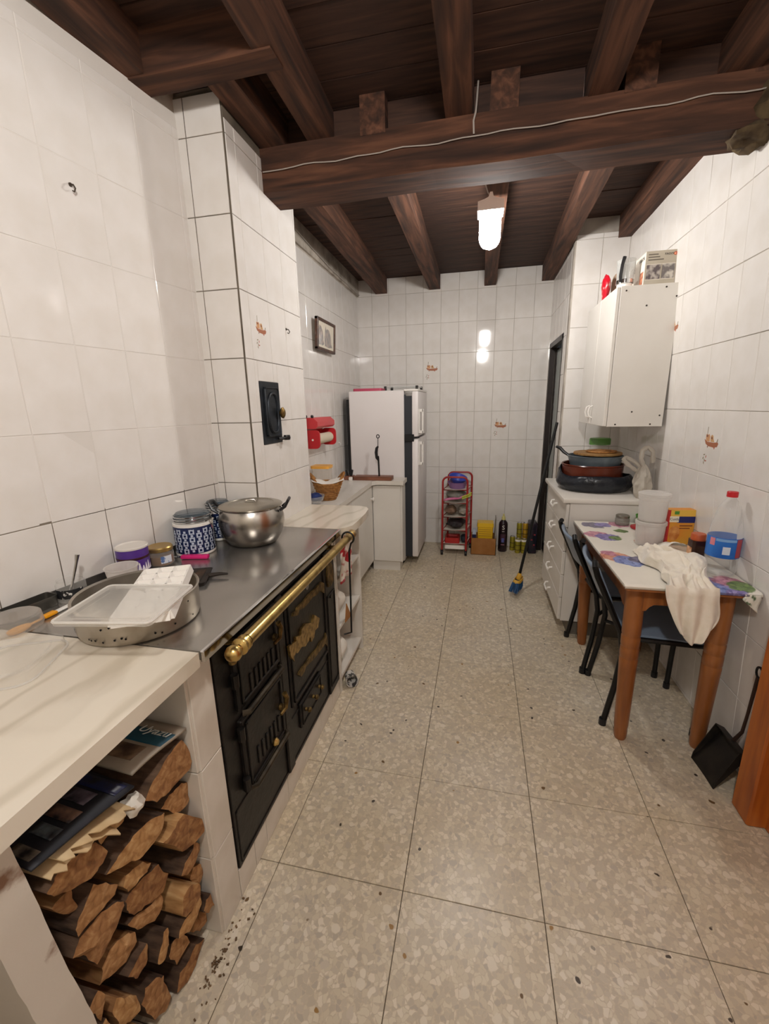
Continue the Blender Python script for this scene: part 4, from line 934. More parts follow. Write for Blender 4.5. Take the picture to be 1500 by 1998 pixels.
hook((CX1+.006, 1.085, 1.765), 0, 'small dark metal hook on the chimney beside the ship tile', MATS['rusty_steel'])
hook((-.596, 2.56, 1.105), 0, 'small white hook below the red dispenser', WHITE_PL)
# framed picture, hung away from the wall
FRAME_W = wood_mat('dark_frame_wood', '#2e1b12', '#4b2f1f', '#6b4831', .4, (4, 4, 4), 6)
t = thing('framed_picture', 'small brown framed sepia picture on the far left wall', 'picture', (-.56, 2.26, 1.91), rot=(0, math.radians(3), 0))
W2, H2 = .19, .108
g = G()
for a in ((-W2, W2, H2-.02, H2), (-W2, W2, -H2, -H2+.02), (-W2, -W2+.02, -H2, H2), (W2-.02, W2, -H2, H2)): g.box(-.014, .012, *a, bev=.004)
g.obj('picture_frame', FRAME_W, t)
g = G(); g.box(-.012, .0, -W2+.012, W2-.012, -H2+.012, H2-.012); bk = g.obj('picture_mount', mat('cream_mount', '#dccfb2', .6), t, smooth=False)
SEP = mat('sepia_print', '#3a2a20', .5, col2='#8d7058', scale=38, detail=6, contrast=(.4, .62))
for poly in ([(-.145, -.07), (-.15, .02), (-.13, .062), (-.10, .055), (-.06, .02), (-.05, -.03), (-.035, -.055), (-.06, -.07)], [(-.02, -.068), (-.03, -.01), (-.012, .045), (0, .07), (.012, .04), (.03, .055), (.07, .05), (.105, .01), (.115, -.04), (.14, -.066), (.05, -.075)]):
    g = G(); g.prism(poly, lambda q: (-.001, q[0], q[1]), lambda q: (.0012, q[0], q[1])); g.obj('picture_print', SEP, bk, smooth=False)
g = G(); g.box(.003, .005, -W2+.018, W2-.018, -H2+.018, H2-.018); g.obj('picture_glass', clear_mat('picture_glass', '#ffffff', .02, .04), t, smooth=False)
g = G(); g.box(-.042, -.012, -.02, .02, H2-.05, H2-.03); g.obj('hanger', MATS['rusty_steel'], t)
# red roll dispenser
t = thing('roll_dispenser', 'red plastic kitchen roll and foil dispenser on the wall', 'dispenser', (-.596, 1.98, 1.23))
g = G(); g.box(0, .01, -.165, .185, -.10, .10); g.obj('back_plate', RED_PL, t, smooth=False)
g = G(); g.prism([(.008, .03), (.008, .102), (.075, .102), (.105, .075), (.105, .045), (.09, .03)], lambda q: (q[0], -.165, q[1]), lambda q: (q[0], .185, q[1])); g.obj('foil_box', mat('red_plastic_light', '#cf3b40', .35), t, bev=.004)
for y_ in (-.165, .17):
    g = G(); g.prism(rrect(.006, .115, -.105, .02, .03, 5), lambda q: (q[0], y_, q[1]), lambda q: (q[0], y_+.014, q[1])); ck = g.obj('end_cheek', RED_PL, t, bev=.003)
    g = G(); g.lathe([(0, 0), (.007, 0), (.007, .002), (0, .002)], n=12, mtx=Matrix.Translation((.065, y_-.002, -.045)) @ Matrix.Rotation(math.pi/2, 4, 'X')); g.obj('screw_cap', WHITE_PL, ck)
g = G(); g.lathe([(0, -.168), (.036, -.168), (.036, .150), (0, .150)], n=28, mtx=Matrix.Translation((.062, 0, -.045)) @ Matrix.Rotation(math.pi/2, 4, 'X')); g.obj('paper_roll', mat('cream_paper', '#ddd2bb', .85), t)
for x_ in (.02, .065):
    g = G(); g.lathe([(0, 0), (.008, 0), (.011, .008), (.008, .018), (0, .02)], c=(x_, -.155, .102), n=12); g.obj('top_knob', BLACK_PL, t)

# ================================================================== FAR LEFT CABINETS, FRIDGE
WZ = .80
oc = Vector((-.45, 1.85, 0))
def part_of(root, o_):
    def f(g, nm, mt, par=None, **kw):
        bmesh.ops.translate(g.bm, verts=g.bm.verts[:], vec=-o_); return g.obj(nm, mt, par or root, **kw)
    return f
t = thing('base_cabinet', 'white base cabinet run with round knobs along the left wall', 'cabinet', oc); P5 = part_of(t, oc)
g = G(); g.box(-.59, -.305, 1.272, 2.46, .085, .764); P5(g, 'body', WHITE_CAB, smooth=False)
g = G(); g.box(-.57, -.365, 1.272, 2.46, 0, .085); P5(g, 'plinth', WHITE_CAB, smooth=False)
for a, b in ((1.275, 1.86), (1.864, 2.455)):
    g = G(); g.box(-.305, -.288, a, b, .09, .758, bev=.003); d_ = P5(g, 'door', WHITE_CAB)
    g = G(); yk = b-.045 if b > 2 else a+.05
    g.lathe([(0, 0), (.007, 0), (.007, .012), (.016, .016), (.018, .022), (.012, .027), (0, .028)], n=18, mtx=Matrix.Translation((-.288, yk, .65)) @ Matrix.Rotation(math.pi/2, 4, 'Y')); P5(g, 'knob', WHITE_PL, d_)
oc2 = Vector((-.17, 2.55, 0))
t = thing('corner_cabinet', 'white corner cabinet beside the fridge with recessed plinth', 'cabinet', oc2); P6 = part_of(t, oc2)
g = G(); g.box(-.30, -.035, 2.476, 2.628, .085, .764); P6(g, 'body', WHITE_CAB, smooth=False)
g = G(); g.box(-.286, -.05, 2.462, 2.476, .09, .755, bev=.003); P6(g, 'front_panel', WHITE_CAB)
g = G(); g.box(-.30, -.06, 2.486, 2.62, 0, .085); P6(g, 'plinth', WHITE_CAB, smooth=False)
g = G(); g.prism([(-.594, 1.262), (-.275, 1.262), (-.275, 2.40), (-.245, 2.44), (-.02, 2.44), (-.02, 2.63), (-.594, 2.63)], lambda q: (q[0], q[1], .766), lambda q: (q[0], q[1], WZ))
tag(g.obj('laminate_worktop', WHITE_LAM, bev=.004), 'L-shaped white laminate worktop along the far left wall', 'worktop')
# fridge
of = Vector((-.28, 2.93, 0))
t = thing('refrigerator', 'white two-door fridge with its side to the room', 'fridge', of); PF = part_of(t, of)
FY_ = 2.645
g = G(); g.box(-.52, -.045, FY_, 3.235, .03, 1.525, bev=.006); PF(g, 'body', WHITE_FRIDGE)
g = G(); g.box(-.55, -.52, FY_+.02, 3.21, .06, 1.46); PF(g, 'condenser', BLACK_PL, smooth=False)
g = G(); g.box(-.5, -.06, FY_+.03, 3.2, 0, .03); PF(g, 'feet_base', BLACK_PL, smooth=False)
g = G(); g.box(-.045, .028, FY_+.018, 3.225, .07, 1.49); PF(g, 'door_gasket', mat('dark_grey_rubber', '#2d3036', .5), smooth=False)
for z0, z1 in ((.075, 1.125), (1.145, 1.515)):
    g = G(); g.box(.022, .075, FY_+.005, 3.235, z0, z1, bev=.008, seg=2); d_ = PF(g, 'door', WHITE_FRIDGE)
    za, zb = (.90, 1.10) if z0 < 1 else (1.17, 1.37)
    g = G(); yh = FY_+.06
    g.box(.074, .083, yh-.03, yh+.03, za, zb, bev=.003); g.box(.083, .112, yh-.012, yh+.012, za, za+.024, bev=.003); g.box(.083, .112, yh-.012, yh+.012, zb-.024, zb, bev=.003); g.box(.100, .113, yh-.012, yh+.012, za, zb, bev=.003); PF(g, 'door_handle', WHITE_PL, d_)
g = G(); g.box(-.04, .04, FY_+.0, FY_+.05, 1.105, 1.165, bev=.003); g.tube([(.03, FY_+.01, 1.135), (.085, FY_+.005, 1.138)], .004, 6); PF(g, 'hinge', BLACK_PL)
g = G(); g.lathe([(0, 1.478), (.05, 1.478), (.058, 1.505), (.05, 1.525), (0, 1.53)], c=(0, FY_+.06, 0), n=20); PF(g, 'hinge_cap', mat('grey_plastic', '#9b9894', .4))
g = G(); g.box(-.045, .075, FY_+.004, 3.235, 1.516, 1.532, bev=.004); PF(g, 'top_trim', WHITE_PL)
t = thing('plastic_tray', 'flat pink plastic tray lying on the fridge', 'tray', (-.37, 2.78, 1.526), .05)
trayobj(.125, .1, .022, .02, 0, mat('pink_plastic', '#b94560', .4), t, 'tray_shell')
t = thing('glass_shelf', 'spare fridge glass shelf with dark corner clips on the fridge', 'shelf', (-.12, 3.0, 1.5335))
g = G(); g.box(-.14, .16, -.13, .18, .022, .03); g.obj('glass_sheet', clear_mat('shelf_glass', '#d7dbd8', .3, .1), t, smooth=False)
g = G()
for x_ in (-.14, .14):
    for y_ in (-.13, .16): g.box(x_, x_+.022, y_, y_+.022, 0, .036, bev=.002)
g.obj('corner_clip', mat('dark_grey_plastic', '#3a3835', .5), t)
# ---- things on the far worktop
z = WZ+.0005
t = thing('storage_box', 'clear plastic storage box with orange lid on the far worktop', 'box', (-.495, 1.86, z))
g = G(); P = rrect(-.062, .062, -.05, .05, .015); 
a = [g.bm.verts.new((x*.9, y*.9, 0)) for x, y in P]; b = [g.bm.verts.new((x, y, .19)) for x, y in P]
for i in range(len(P)): g.bm.faces.new((a[i], a[(i+1) % len(P)], b[(i+1) % len(P)], b[i]))
g.bm.faces.new(a[::-1]); g.obj('box_shell', clear_mat('milky_clear', '#ece6da', .3, .2, .4), t)
g = G(); g.prism(rrect(-.067, .067, -.055, .055, .017), lambda q: (q[0], q[1], .188), lambda q: (q[0], q[1], .206)); g.obj('box_lid', mat('orange_lid', '#f0b04c', .35), t, bev=.003)
WICK = mat('woven_wicker', '#b07c42', .7, col2='#855728', scale=60, bump=.6, bscale=80)
t = thing('wicker_basket', 'small wicker bread basket with flared sides and white napkin', 'basket', (-.40, 1.70, z), .4)
g = G(); n_ = 36; rows = 9
for j in range(rows):
    v = j/(rows-1); pts = []
    for i in range(n_):
        a = 2*math.pi*i/n_; fl = 1+.25*v*max(0, math.cos(2*a)); r = (.048+.042*v**.8)*fl
        zz = .008+.125*v*(1+.35*v*max(0, math.cos(2*a))-.18*v*(1-max(0, math.cos(2*a))))
        pts.append((r*math.cos(a)+.0018*((i+j) % 2), r*math.sin(a), zz))
    g.tube(pts, .0085, 6, closed=True)
g.obj('weave', WICK, t)
g = G(); g.lathe([(0, .002), (.05, .002), (.05, .01), (0, .01)], n=24); g.obj('basket_base', WICK, t)
g = G()
def f(u, v):
    x, y = (u-.5)*.21, (v-.5)*.16; r = math.hypot(x, y)
    return (x, y, .112+.9*abs(x)*.35-.10*abs(y)*abs(y)*6+.006*nz((u*5, v*5, 1)))
g.grid(14, 12, f); g.obj('napkin', mat('white_napkin', '#eee9e0', .85, sheen=.2), t, thick=.002)
t = thing('glass_bowl', 'glass bowl with a dark blue cloth inside near the column', 'bowl', (-.45, 1.53, z))
g = G(); g.lathe([(0, 0), (.04, 0), (.075, .03), (.085, .06), (.083, .06), (.073, .032), (.038, .004), (0, .004)], n=32); g.obj('bowl_shell', clear_mat('bowl_glass', '#dfe2e2', .15, .05), t)
tag(lump('blue_cloth', (-.43, 1.54, z+.047), .04, mat('navy_cloth', '#1d2a5a', .8, col2='#2d3f7c', scale=20), None, .3, 3, sq=(1.1, 1, .7)), 'dark blue cloth bunched in the glass bowl', 'cloth')
# ham holder
HAMW = wood_mat('ham_board_wood', '#5a3424', '#7a4a33', '#946048', .5, (1.5, 14, 14), 4)
t = thing('ham_holder', 'wooden ham holder with tall black spike on the worktop', 'ham holder', (-.27, 2.505, z))
g = G(); g.box(-.175, .15, -.06, .04, 0, .032, bev=.002); g.obj('board', HAMW, t)
g = G(); g.tube([(.04, -.02, .03), (.036, -.02, .18), (.034, -.02, .20)], .0075, 8); g.obj('spike_stem', BLACK_TUBE, t)
g = G(); g.tube([(.034, -.02, .165), (.022, -.02, .185), (.018, -.02, .23), (.024, -.02, .265), (.036, -.02, .28)], [.007, .012, .013, .012, .007], 10); g.obj('spike_grip', BLACK_PL, t)
g = G(); g.tube([(.034, -.02, .27), (.036, -.02, .345)], .003, 6); g.tube([(.036+.011*math.sin(a), -.02, .36+.014*math.cos(a)) for a in [2*math.pi*i/16 for i in range(16)]], .004, 6, closed=True); g.obj('spike_ring', BLACK_TUBE, t)
t = thing('wood_wedge', 'brown wooden wedge with black clips behind the basket', 'wedge', (-.505, 2.50, z))
g = G(); g.prism([(-.06, .0), (.05, .0), (.05, .03), (-.01, .034)], lambda q: (q[0], -.05, q[1]), lambda q: (q[0], .03, q[1])); g.obj('wedge_block', HAMW, t)
for x_, a in ((.005, -.25), (.03, .25)):
    g = G(); g.box(-.009, .009, -.008, .008, 0, .055, mtx=Matrix.Translation((x_, -.02, .03)) @ Matrix.Rotation(a, 4, 'Y')); g.obj('clip', BLACK_PL, t, smooth=False)
g = G(); g.box(-.015, .015, -.012, .012, 0, .03, bev=.004); tag(g.obj('white_block', WHITE_PL, None, (-.462, 2.425, z)), 'small white plastic block beside the ham holder', 'block')
# ================================================================== RIGHT SIDE: WALL CABINET, DRAWERS
oc3 = Vector((1.39, 1.90, 1.268))
t = thing('wall_cabinet', 'white wall cabinet hung on the right wall', 'cabinet', oc3); PW = part_of(t, oc3)
cx0, cx1, cy0, cy1, cz0, cz1 = 1.25, 1.518, 1.612, 2.21, 1.268, 1.962
g = G(); g.box(cx0, cx1, cy0, cy1, cz0, cz1, bev=.001); PW(g, 'body', WHITE_CAB)
for a, b in ((cy0+.003, 1.909), (1.913, cy1-.003)):
    g = G(); g.box(cx0-.019, cx0-.002, a, b, cz0+.002, cz1-.002, bev=.002); d_ = PW(g, 'door', WHITE_CAB)
    yk = 1.909-.035 if a < 1.8 else 1.913+.035
    g = G(); g.tube([(cx0-.019, yk, cz0+.04), (cx0-.036, yk, cz0+.048), (cx0-.042, yk, cz0+.075), (cx0-.036, yk, cz0+.102), (cx0-.019, yk, cz0+.11)], .0045, 8); PW(g, 'handle', WHITE_PL, d_)
for x_, z_ in ((1.275, 1.94), (1.455, 1.945), (1.505, 1.90), (1.375, 1.865), (1.365, 1.345), (1.50, 1.325), (1.29, 1.28), (1.46, 1.28)):
    g = G(); g.lathe([(0, 0), (.0042, 0), (.0042, .0015), (0, .002)], n=10, mtx=Matrix.Translation((x_, cy0, z_)) @ Matrix.Rotation(math.pi/2, 4, 'X')); PW(g, 'screw', mat('dark_screw', '#3a332d', .5, .6))
ztop = cz1+.0005
# appliance box
t = thing('appliance_box', 'grey and white cardboard appliance box on the wall cabinet', 'box', (1.435, 1.78, ztop))
GB = mat('grey_box_card', '#b9b09f', .55, col2='#aea493', scale=8); WB = mat('white_box_card', '#e9e1d4', .55)
g = G(); g.box(-.072, .068, -.12, .12, 0, .16); bx = g.obj('carton', GB, t, bev=.001)
g = G(); g.box(-.0735, -.0718, -.119, .119, .001, .159); sd = g.obj('side_print', WB, t, smooth=False)
g = G(); g.box(-.0742, -.073, -.105, -.06, .015, .075); g.obj('picture_print', mat('orange_picture', '#c98a68', .5, col2='#8d4a35', scale=60), sd, smooth=False)
for k, (y0, y1, z_) in enumerate(((.03, .10, .125), (.03, .09, .112), (.03, .095, .1))):
    g = G(); g.box(-.0742, -.073, y0, y1, z_, z_+.005); g.obj('text_line', mat('grey_print', '#77706a', .5), sd, smooth=False)
BLKP = mat('black_print', '#221e1c', .5)
text('brand_print', 'FAGOR', .024, BLKP, sd, frame((-.0738, -.065, .135), (0, -1, 0), (0, 0, 1)))
for x0, x1, nm, c1, c2 in ((-.065, -.002, 'picture_print', '#5b5152', '#b3aaa2'), (.005, .061, 'picture_print', '#6f6866', '#c4bdb2')):
    g = G(); g.box(x0, x1, -.1212, -.1195, .032, .098); pp = g.obj(nm, mat('bw_picture'+str(x0), c1, .5, col2=c2, scale=34, detail=2, contrast=(.42, .6)), t, smooth=False)
    g = G()
    for a in ((x0-.003, x1+.003, .029, .032), (x0-.003, x1+.003, .098, .101)): g.box(a[0], a[1], -.1211, -.1196, a[2], a[3])
    g.obj('picture_border', mat('pale_border', '#d5cdc0', .5), pp, smooth=False)
for x0, x1, z_ in ((-.062, -.018, .142), (-.062, -.01, .130), (-.062, .008, .118)):
    g = G(); g.box(x0, x1, -.1208, -.1195, z_, z_+.005); g.obj('text_line', mat('dark_grey_print', '#6b6359', .5), t, smooth=False)
text('brand_print', 'FAGOR', .0135, BLKP, t, frame((.033, -.1203, .1425), (1, 0, 0), (0, 0, 1)))
g = G(); g.lathe([(0, 0), (.008, 0), (.008, .001), (0, .001)], n=18, mtx=Matrix.Translation((.058, -.12, .1425)) @ Matrix.Rotation(math.pi/2, 4, 'X')); em = g.obj('emblem', mat('red_orange_print', '#c0563a', .5), t)
g = G(); g.lathe([(0, 0), (.0042, 0), (.0042, .0016), (0, .0016)], n=12, mtx=Matrix.Translation((.056, -.12, .1415)) @ Matrix.Rotation(math.pi/2, 4, 'X')); g.obj('emblem_core', mat('pale_orange_print', '#e2a37e', .5), em)
# measuring jug
t = thing('blender_jug', 'clear jug with steel collar and black handle on the wall cabinet', 'jug', (1.298, 1.745, ztop))
g = G(); g.lathe([(0, 0), (.034, 0), (.036, .045), (.04, .05), (.044, .145), (.046, .15), (.043, .148), (.038, .052), (0, .048)], n=28); g.obj('jug_glass', clear_mat('grey_clear', '#c8cac7', .3, .08), t)
g = G(); g.lathe([(.038, .035), (.042, .037), (.042, .055), (.038, .057)], n=28); g.obj('collar', CHROME, t)
g = G(); g.lathe([(0, .001), (.035, .001), (.037, .034), (0, .034)], n=24); g.obj('jug_base', WHITE_PL, t)
g = G(); g.tube([(-.03, -.036, .04), (-.033, -.04, .07), (-.03, -.042, .12), (-.022, -.04, .158)], [.006, .008, .008, .009], 8); g.obj('handle', BLACK_PL, t)
REDBAG = mat('red_foil_bag', '#c5182a', .3, col2='#e0a9a2', scale=18, contrast=(.58, .66), bump=.5, bscale=30)
t = lump('crisp_bag', (0, 0, 0), 1, REDBAG, None, .22, 33, 22, 18, (.022, .045, .07)); t.location = (1.262, 1.97, ztop+.074); tag(t, 'shiny red foil bag with white print on the wall cabinet', 'bag')
t = lump('paper_sack', (0, 0, 0), 1, mat('beige_paper', '#a58f78', .8), None, .15, 41, 18, 14, (.03, .05, .08)); t.location = (1.335, 2.03, ztop+.085); tag(t, 'beige paper sack behind the jug on the wall cabinet', 'bag')

# drawer unit
od_ = Vector((1.32, 1.95, 0))
t = thing('drawer_unit', 'white chest of five drawers below the wall cabinet', 'drawers', od_); PD = part_of(t, od_)
g = G(); g.box(1.10, 1.535, 1.605, 2.30, .10, .838); PD(g, 'body', WHITE_CAB, smooth=False)
g = G(); g.box(1.15, 1.53, 1.63, 2.28, 0, .10); PD(g, 'plinth', mat('plinth_grey', '#6f685e', .7), smooth=False)
g = G(); g.prism([(1.058, 1.59), (1.545, 1.59), (1.545, 2.31), (1.058, 2.31)], lambda q: (q[0], q[1], .84), lambda q: (q[0], q[1], .868)); PD(g, 'top_board', WHITE_LAM, bev=.008)
zz = [.104, .25, .397, .544, .69, .836]
for a, b in zip(zz, zz[1:]):
    g = G(); g.box(1.081, 1.099, 1.608, 2.297, a+.002, b-.002, bev=.003); d_ = PD(g, 'drawer', WHITE_CAB)
    zc = (a+b)/2-.01; yk = 1.95
    g = G(); g.tube([(1.081, yk-.05, zc+.02), (1.064, yk-.05, zc+.018), (1.056, yk-.045, zc), (1.056, yk+.045, zc), (1.064, yk+.05, zc+.018), (1.081, yk+.05, zc+.02)], .006, 8); PD(g, 'handle', WHITE_PL, d_)
DZ = .8685
# bin bag with casserole and pans
BAG = mat('black_bin_bag', '#171a20', .28, col2='#20242c', scale=9, bump=.9, bscale=22, bdist=.008)
g = G()
def f(u, v):
    a = 2*math.pi*u; 
    if v < .5: k = v/.5; r = .02+.165*k; z_ = .0
    else: k = (v-.5)/.5; r = .185+.042*math.sin(k*2.2)-.02*k*k; z_ = .098*k
    w_ = 1+.05*nz((math.cos(a)*2.5, math.sin(a)*2.5, v*2), 1, 7)+.035*nz((math.cos(a)*9, math.sin(a)*9, v*4), 1, 3)*(v > .5)
    lift = (.05*max(0, math.cos(a-2.7))**4 if v > .9 else 0)+.02*nz((a, v*3, 1), 1.4, 2)*max(0, v-.5)*2
    return (r*w_*math.cos(a), r*w_*.95*math.sin(a), max(.0008, z_+lift))
g.grid(64, 18, f, True); tag(g.obj('bin_bag', BAG, None, (1.287, 1.93, DZ), thick=.001), 'black plastic bag bunched under the pans on the drawers', 'bag')
TERRA = mat('glazed_terracotta', '#54261a', .25, col2='#6b3323', scale=6)
t = thing('casserole', 'wide glazed red-brown casserole dish in the black bag', 'casserole', (1.275, 1.935, DZ+.006))
g = G(); g.lathe([(0, 0), (.14, 0), (.158, .012), (.172, .06), (.176, .145), (.18, .15), (.176, .155), (.17, .15), (.165, .06), (.13, .016), (0, .012)], n=48); g.obj('dish', TERRA, t)
t = thing('frying_pan', 'grey frying pan with black handle set in the casserole', 'pan', (1.285, 1.93, DZ+.137), 2.75)
g = G(); g.lathe([(0, 0), (.125, 0), (.14, .01), (.158, .07), (.162, .073), (.157, .075), (.137, .014), (0, .006)], n=44); g.obj('pan_body', mat('grey_enamel', '#7d8a92', .3, .3, col2='#5f6b74', scale=8), t)
g = G(); g.tube([(.152, 0, .064), (.185, 0, .085), (.21, 0, .11), (.235, 0, .118)], [.008, .010, .011, .008], 10); g.obj('handle', BLACK_PL, t)
g = G(); g.tube([(.15, 0, .062), (.172, 0, .076)], .0075, 8); g.obj('handle_collar', CHROME, t)
WOODB = wood_mat('chopping_wood', '#7d5732', '#96703f', '#b08a55', .6, (2, 12, 12), 4)
t = thing('chopping_board', 'round wooden board lying on the frying pan', 'board', (1.30, 1.94, DZ+.214), .3)
g = G(); g.lathe([(0, 0), (.135, 0), (.138, .003), (.138, .012), (.135, .015), (0, .015)], n=40); g.obj('board', WOODB, t)
t = thing('wicker_trivet', 'small woven trivet on the round wooden board', 'trivet', (1.315, 1.93, DZ+.2295))
g = G()
for k in range(9): g.tube(ring_pts((.003*math.sin(k), 0), .012+.009*k, .004+.0006*(k % 3), 30), .0048, 6, closed=True)
g.obj('coil', WICK, t)
t = thing('storage_jar', 'tall clear jar with translucent green lid behind the pans', 'jar', (1.38, 2.225, DZ))
g = G(); g.lathe([(0, 0), (.055, 0), (.06, .005), (.06, .24), (.058, .25)], n=32); g.obj('jar_body', MATS['clear_glass'], t)
g = G(); g.lathe([(.058, .248), (.066, .25), (.066, .285), (.062, .292), (0, .292)], n=32); g.obj('jar_lid', clear_mat('green_plastic', '#63a83f', .7, .3, .3), t)
# white carrier bag
PB = clear_mat('white_carrier_plastic', '#ded7cb', .86, .35, .4)
t = thing('carrier_bag', 'crumpled white plastic carrier bag with loop handles by the wall', 'bag', (1.478, 1.668, DZ))
def bagf(cx, cy, rx, ry, h, seed):
    def f(u, v):
        a = 2*math.pi*u; r = math.sin(math.pi*(.12+.86*v))**.7
        w_ = 1+.35*nz((math.cos(a)*1.7, math.sin(a)*1.7, v*3), 1, seed)+.45*(.35-abs(nz((math.cos(a)*2.6, math.sin(a)*2.6, v*4), 1, seed+2)))
        return (cx+rx*r*w_*math.cos(a), cy+ry*r*w_*math.sin(a), .0008+h*v)
    return f
g = G(); g.grid(36, 24, bagf(0, 0, .042, .05, .19, 5), True); g.obj('bag_body', PB, t)
for pts in ([(.0, 0, .17), (-.02, .0, .22), (-.015, .01, .265), (.012, .012, .285), (.035, .0, .26), (.04, 0, .2)], [(-.03, .02, .15), (-.075, .03, .185), (-.10, .03, .215), (-.085, .035, .225), (-.04, .03, .20), (-.01, .02, .17)]):
    g = G(); pp = [Vector(p) for p in pts]; fine = []
    for i in range(len(pp)-1):
        for s_ in (0, .33, .66): fine.append(pp[i].lerp(pp[i+1], s_))
    fine.append(pp[-1])
    g.tube(fine, [.011+.004*nz(p*40) for p in fine], 8); g.obj('bag_handle', PB, t)

# ================================================================== TABLE AND CHAIRS
TX0, TX1, TY0, TY1, TZ = 1.125, 1.55, .67, 1.575, .742
ot = Vector((1.34, 1.12, 0))
t = thing('kitchen_table', 'varnished pine kitchen table with turned legs against the wall', 'table', ot); PT = part_of(t, ot)
g = G(); g.prism(rrect(TX0, TX1, TY0, TY1, .012, 3), lambda q: (q[0], q[1], TZ-.022), lambda q: (q[0], q[1], TZ)); PT(g, 'table_top', ORANGE_WOOD, bev=.003)
def apron(p0, p1, d, n_=24):
    """board with a wavy lower edge between two points"""
    g = G(); a, b = Vector(p0), Vector(p1); nrm = Vector((-(b-a).y, (b-a).x, 0)).normalized()*.009
    top_, bot = [], []
    for i in range(n_+1):
        u = i/n_; dp = d*(1.0+.45*(math.exp(-((u-.06)/.06)**2)+math.exp(-((u-.94)/.06)**2)))
        q = a.lerp(b, u); top_.append(q); bot.append(q-Vector((0, 0, dp)))
    poly = top_+bot[::-1]
    A = [g.bm.verts.new(q-nrm) for q in poly]; B = [g.bm.verts.new(q+nrm) for q in poly]; N = len(poly)
    for i in range(n_):
        g.bm.faces.new((A[i], A[i+1], A[N-2-i], A[N-1-i])); g.bm.faces.new((B[i], B[i+1], B[N-2-i], B[N-1-i]))
    for i in range(N): g.bm.faces.new((A[i], A[(i+1) % N], B[(i+1) % N], B[i]))
    PT(g, 'apron', ORANGE_WOOD)
za = TZ-.023
apron((TX0+.045, TY0+.06, za), (TX0+.045, TY1-.05, za), .075); apron((TX1-.05, TY0+.06, za), (TX1-.05, TY1-.05, za), .075)
apron((TX0+.07, TY0+.06, za), (TX1-.06, TY0+.06, za), .07); apron((TX0+.07, TY1-.05, za), (TX1-.06, TY1-.05, za), .07)
for x_, y_, dx, dy in ((1.185, .745, .025, .03), (1.485, .745, .015, .035), (1.185, 1.51, .03, .02), (1.485, 1.51, .02, .0)):
    h = TZ-.023; prof = [(0, 0), (.021, 0), (.024, .01), (.026, .04), (.025, .055), (.027, .07)]
    prof += [(.027+.006*k/8, .08+.28*k/8) for k in range(9)]
    for zr in (.40, .45, .50): prof += [(.0342, zr-.006), (.0322, zr-.002), (.0322, zr+.002), (.0342, zr+.006)]
    prof += [(.034, .56), (.034, h), (0, h)]
    g = G(); g.lathe(prof, n=20)
    for v in g.bm.verts:
        k = 1-v.co.z/h; v.co.x += x_+dx*k; v.co.y += y_+dy*k
    PT(g, 'leg', ORANGE_WOOD)
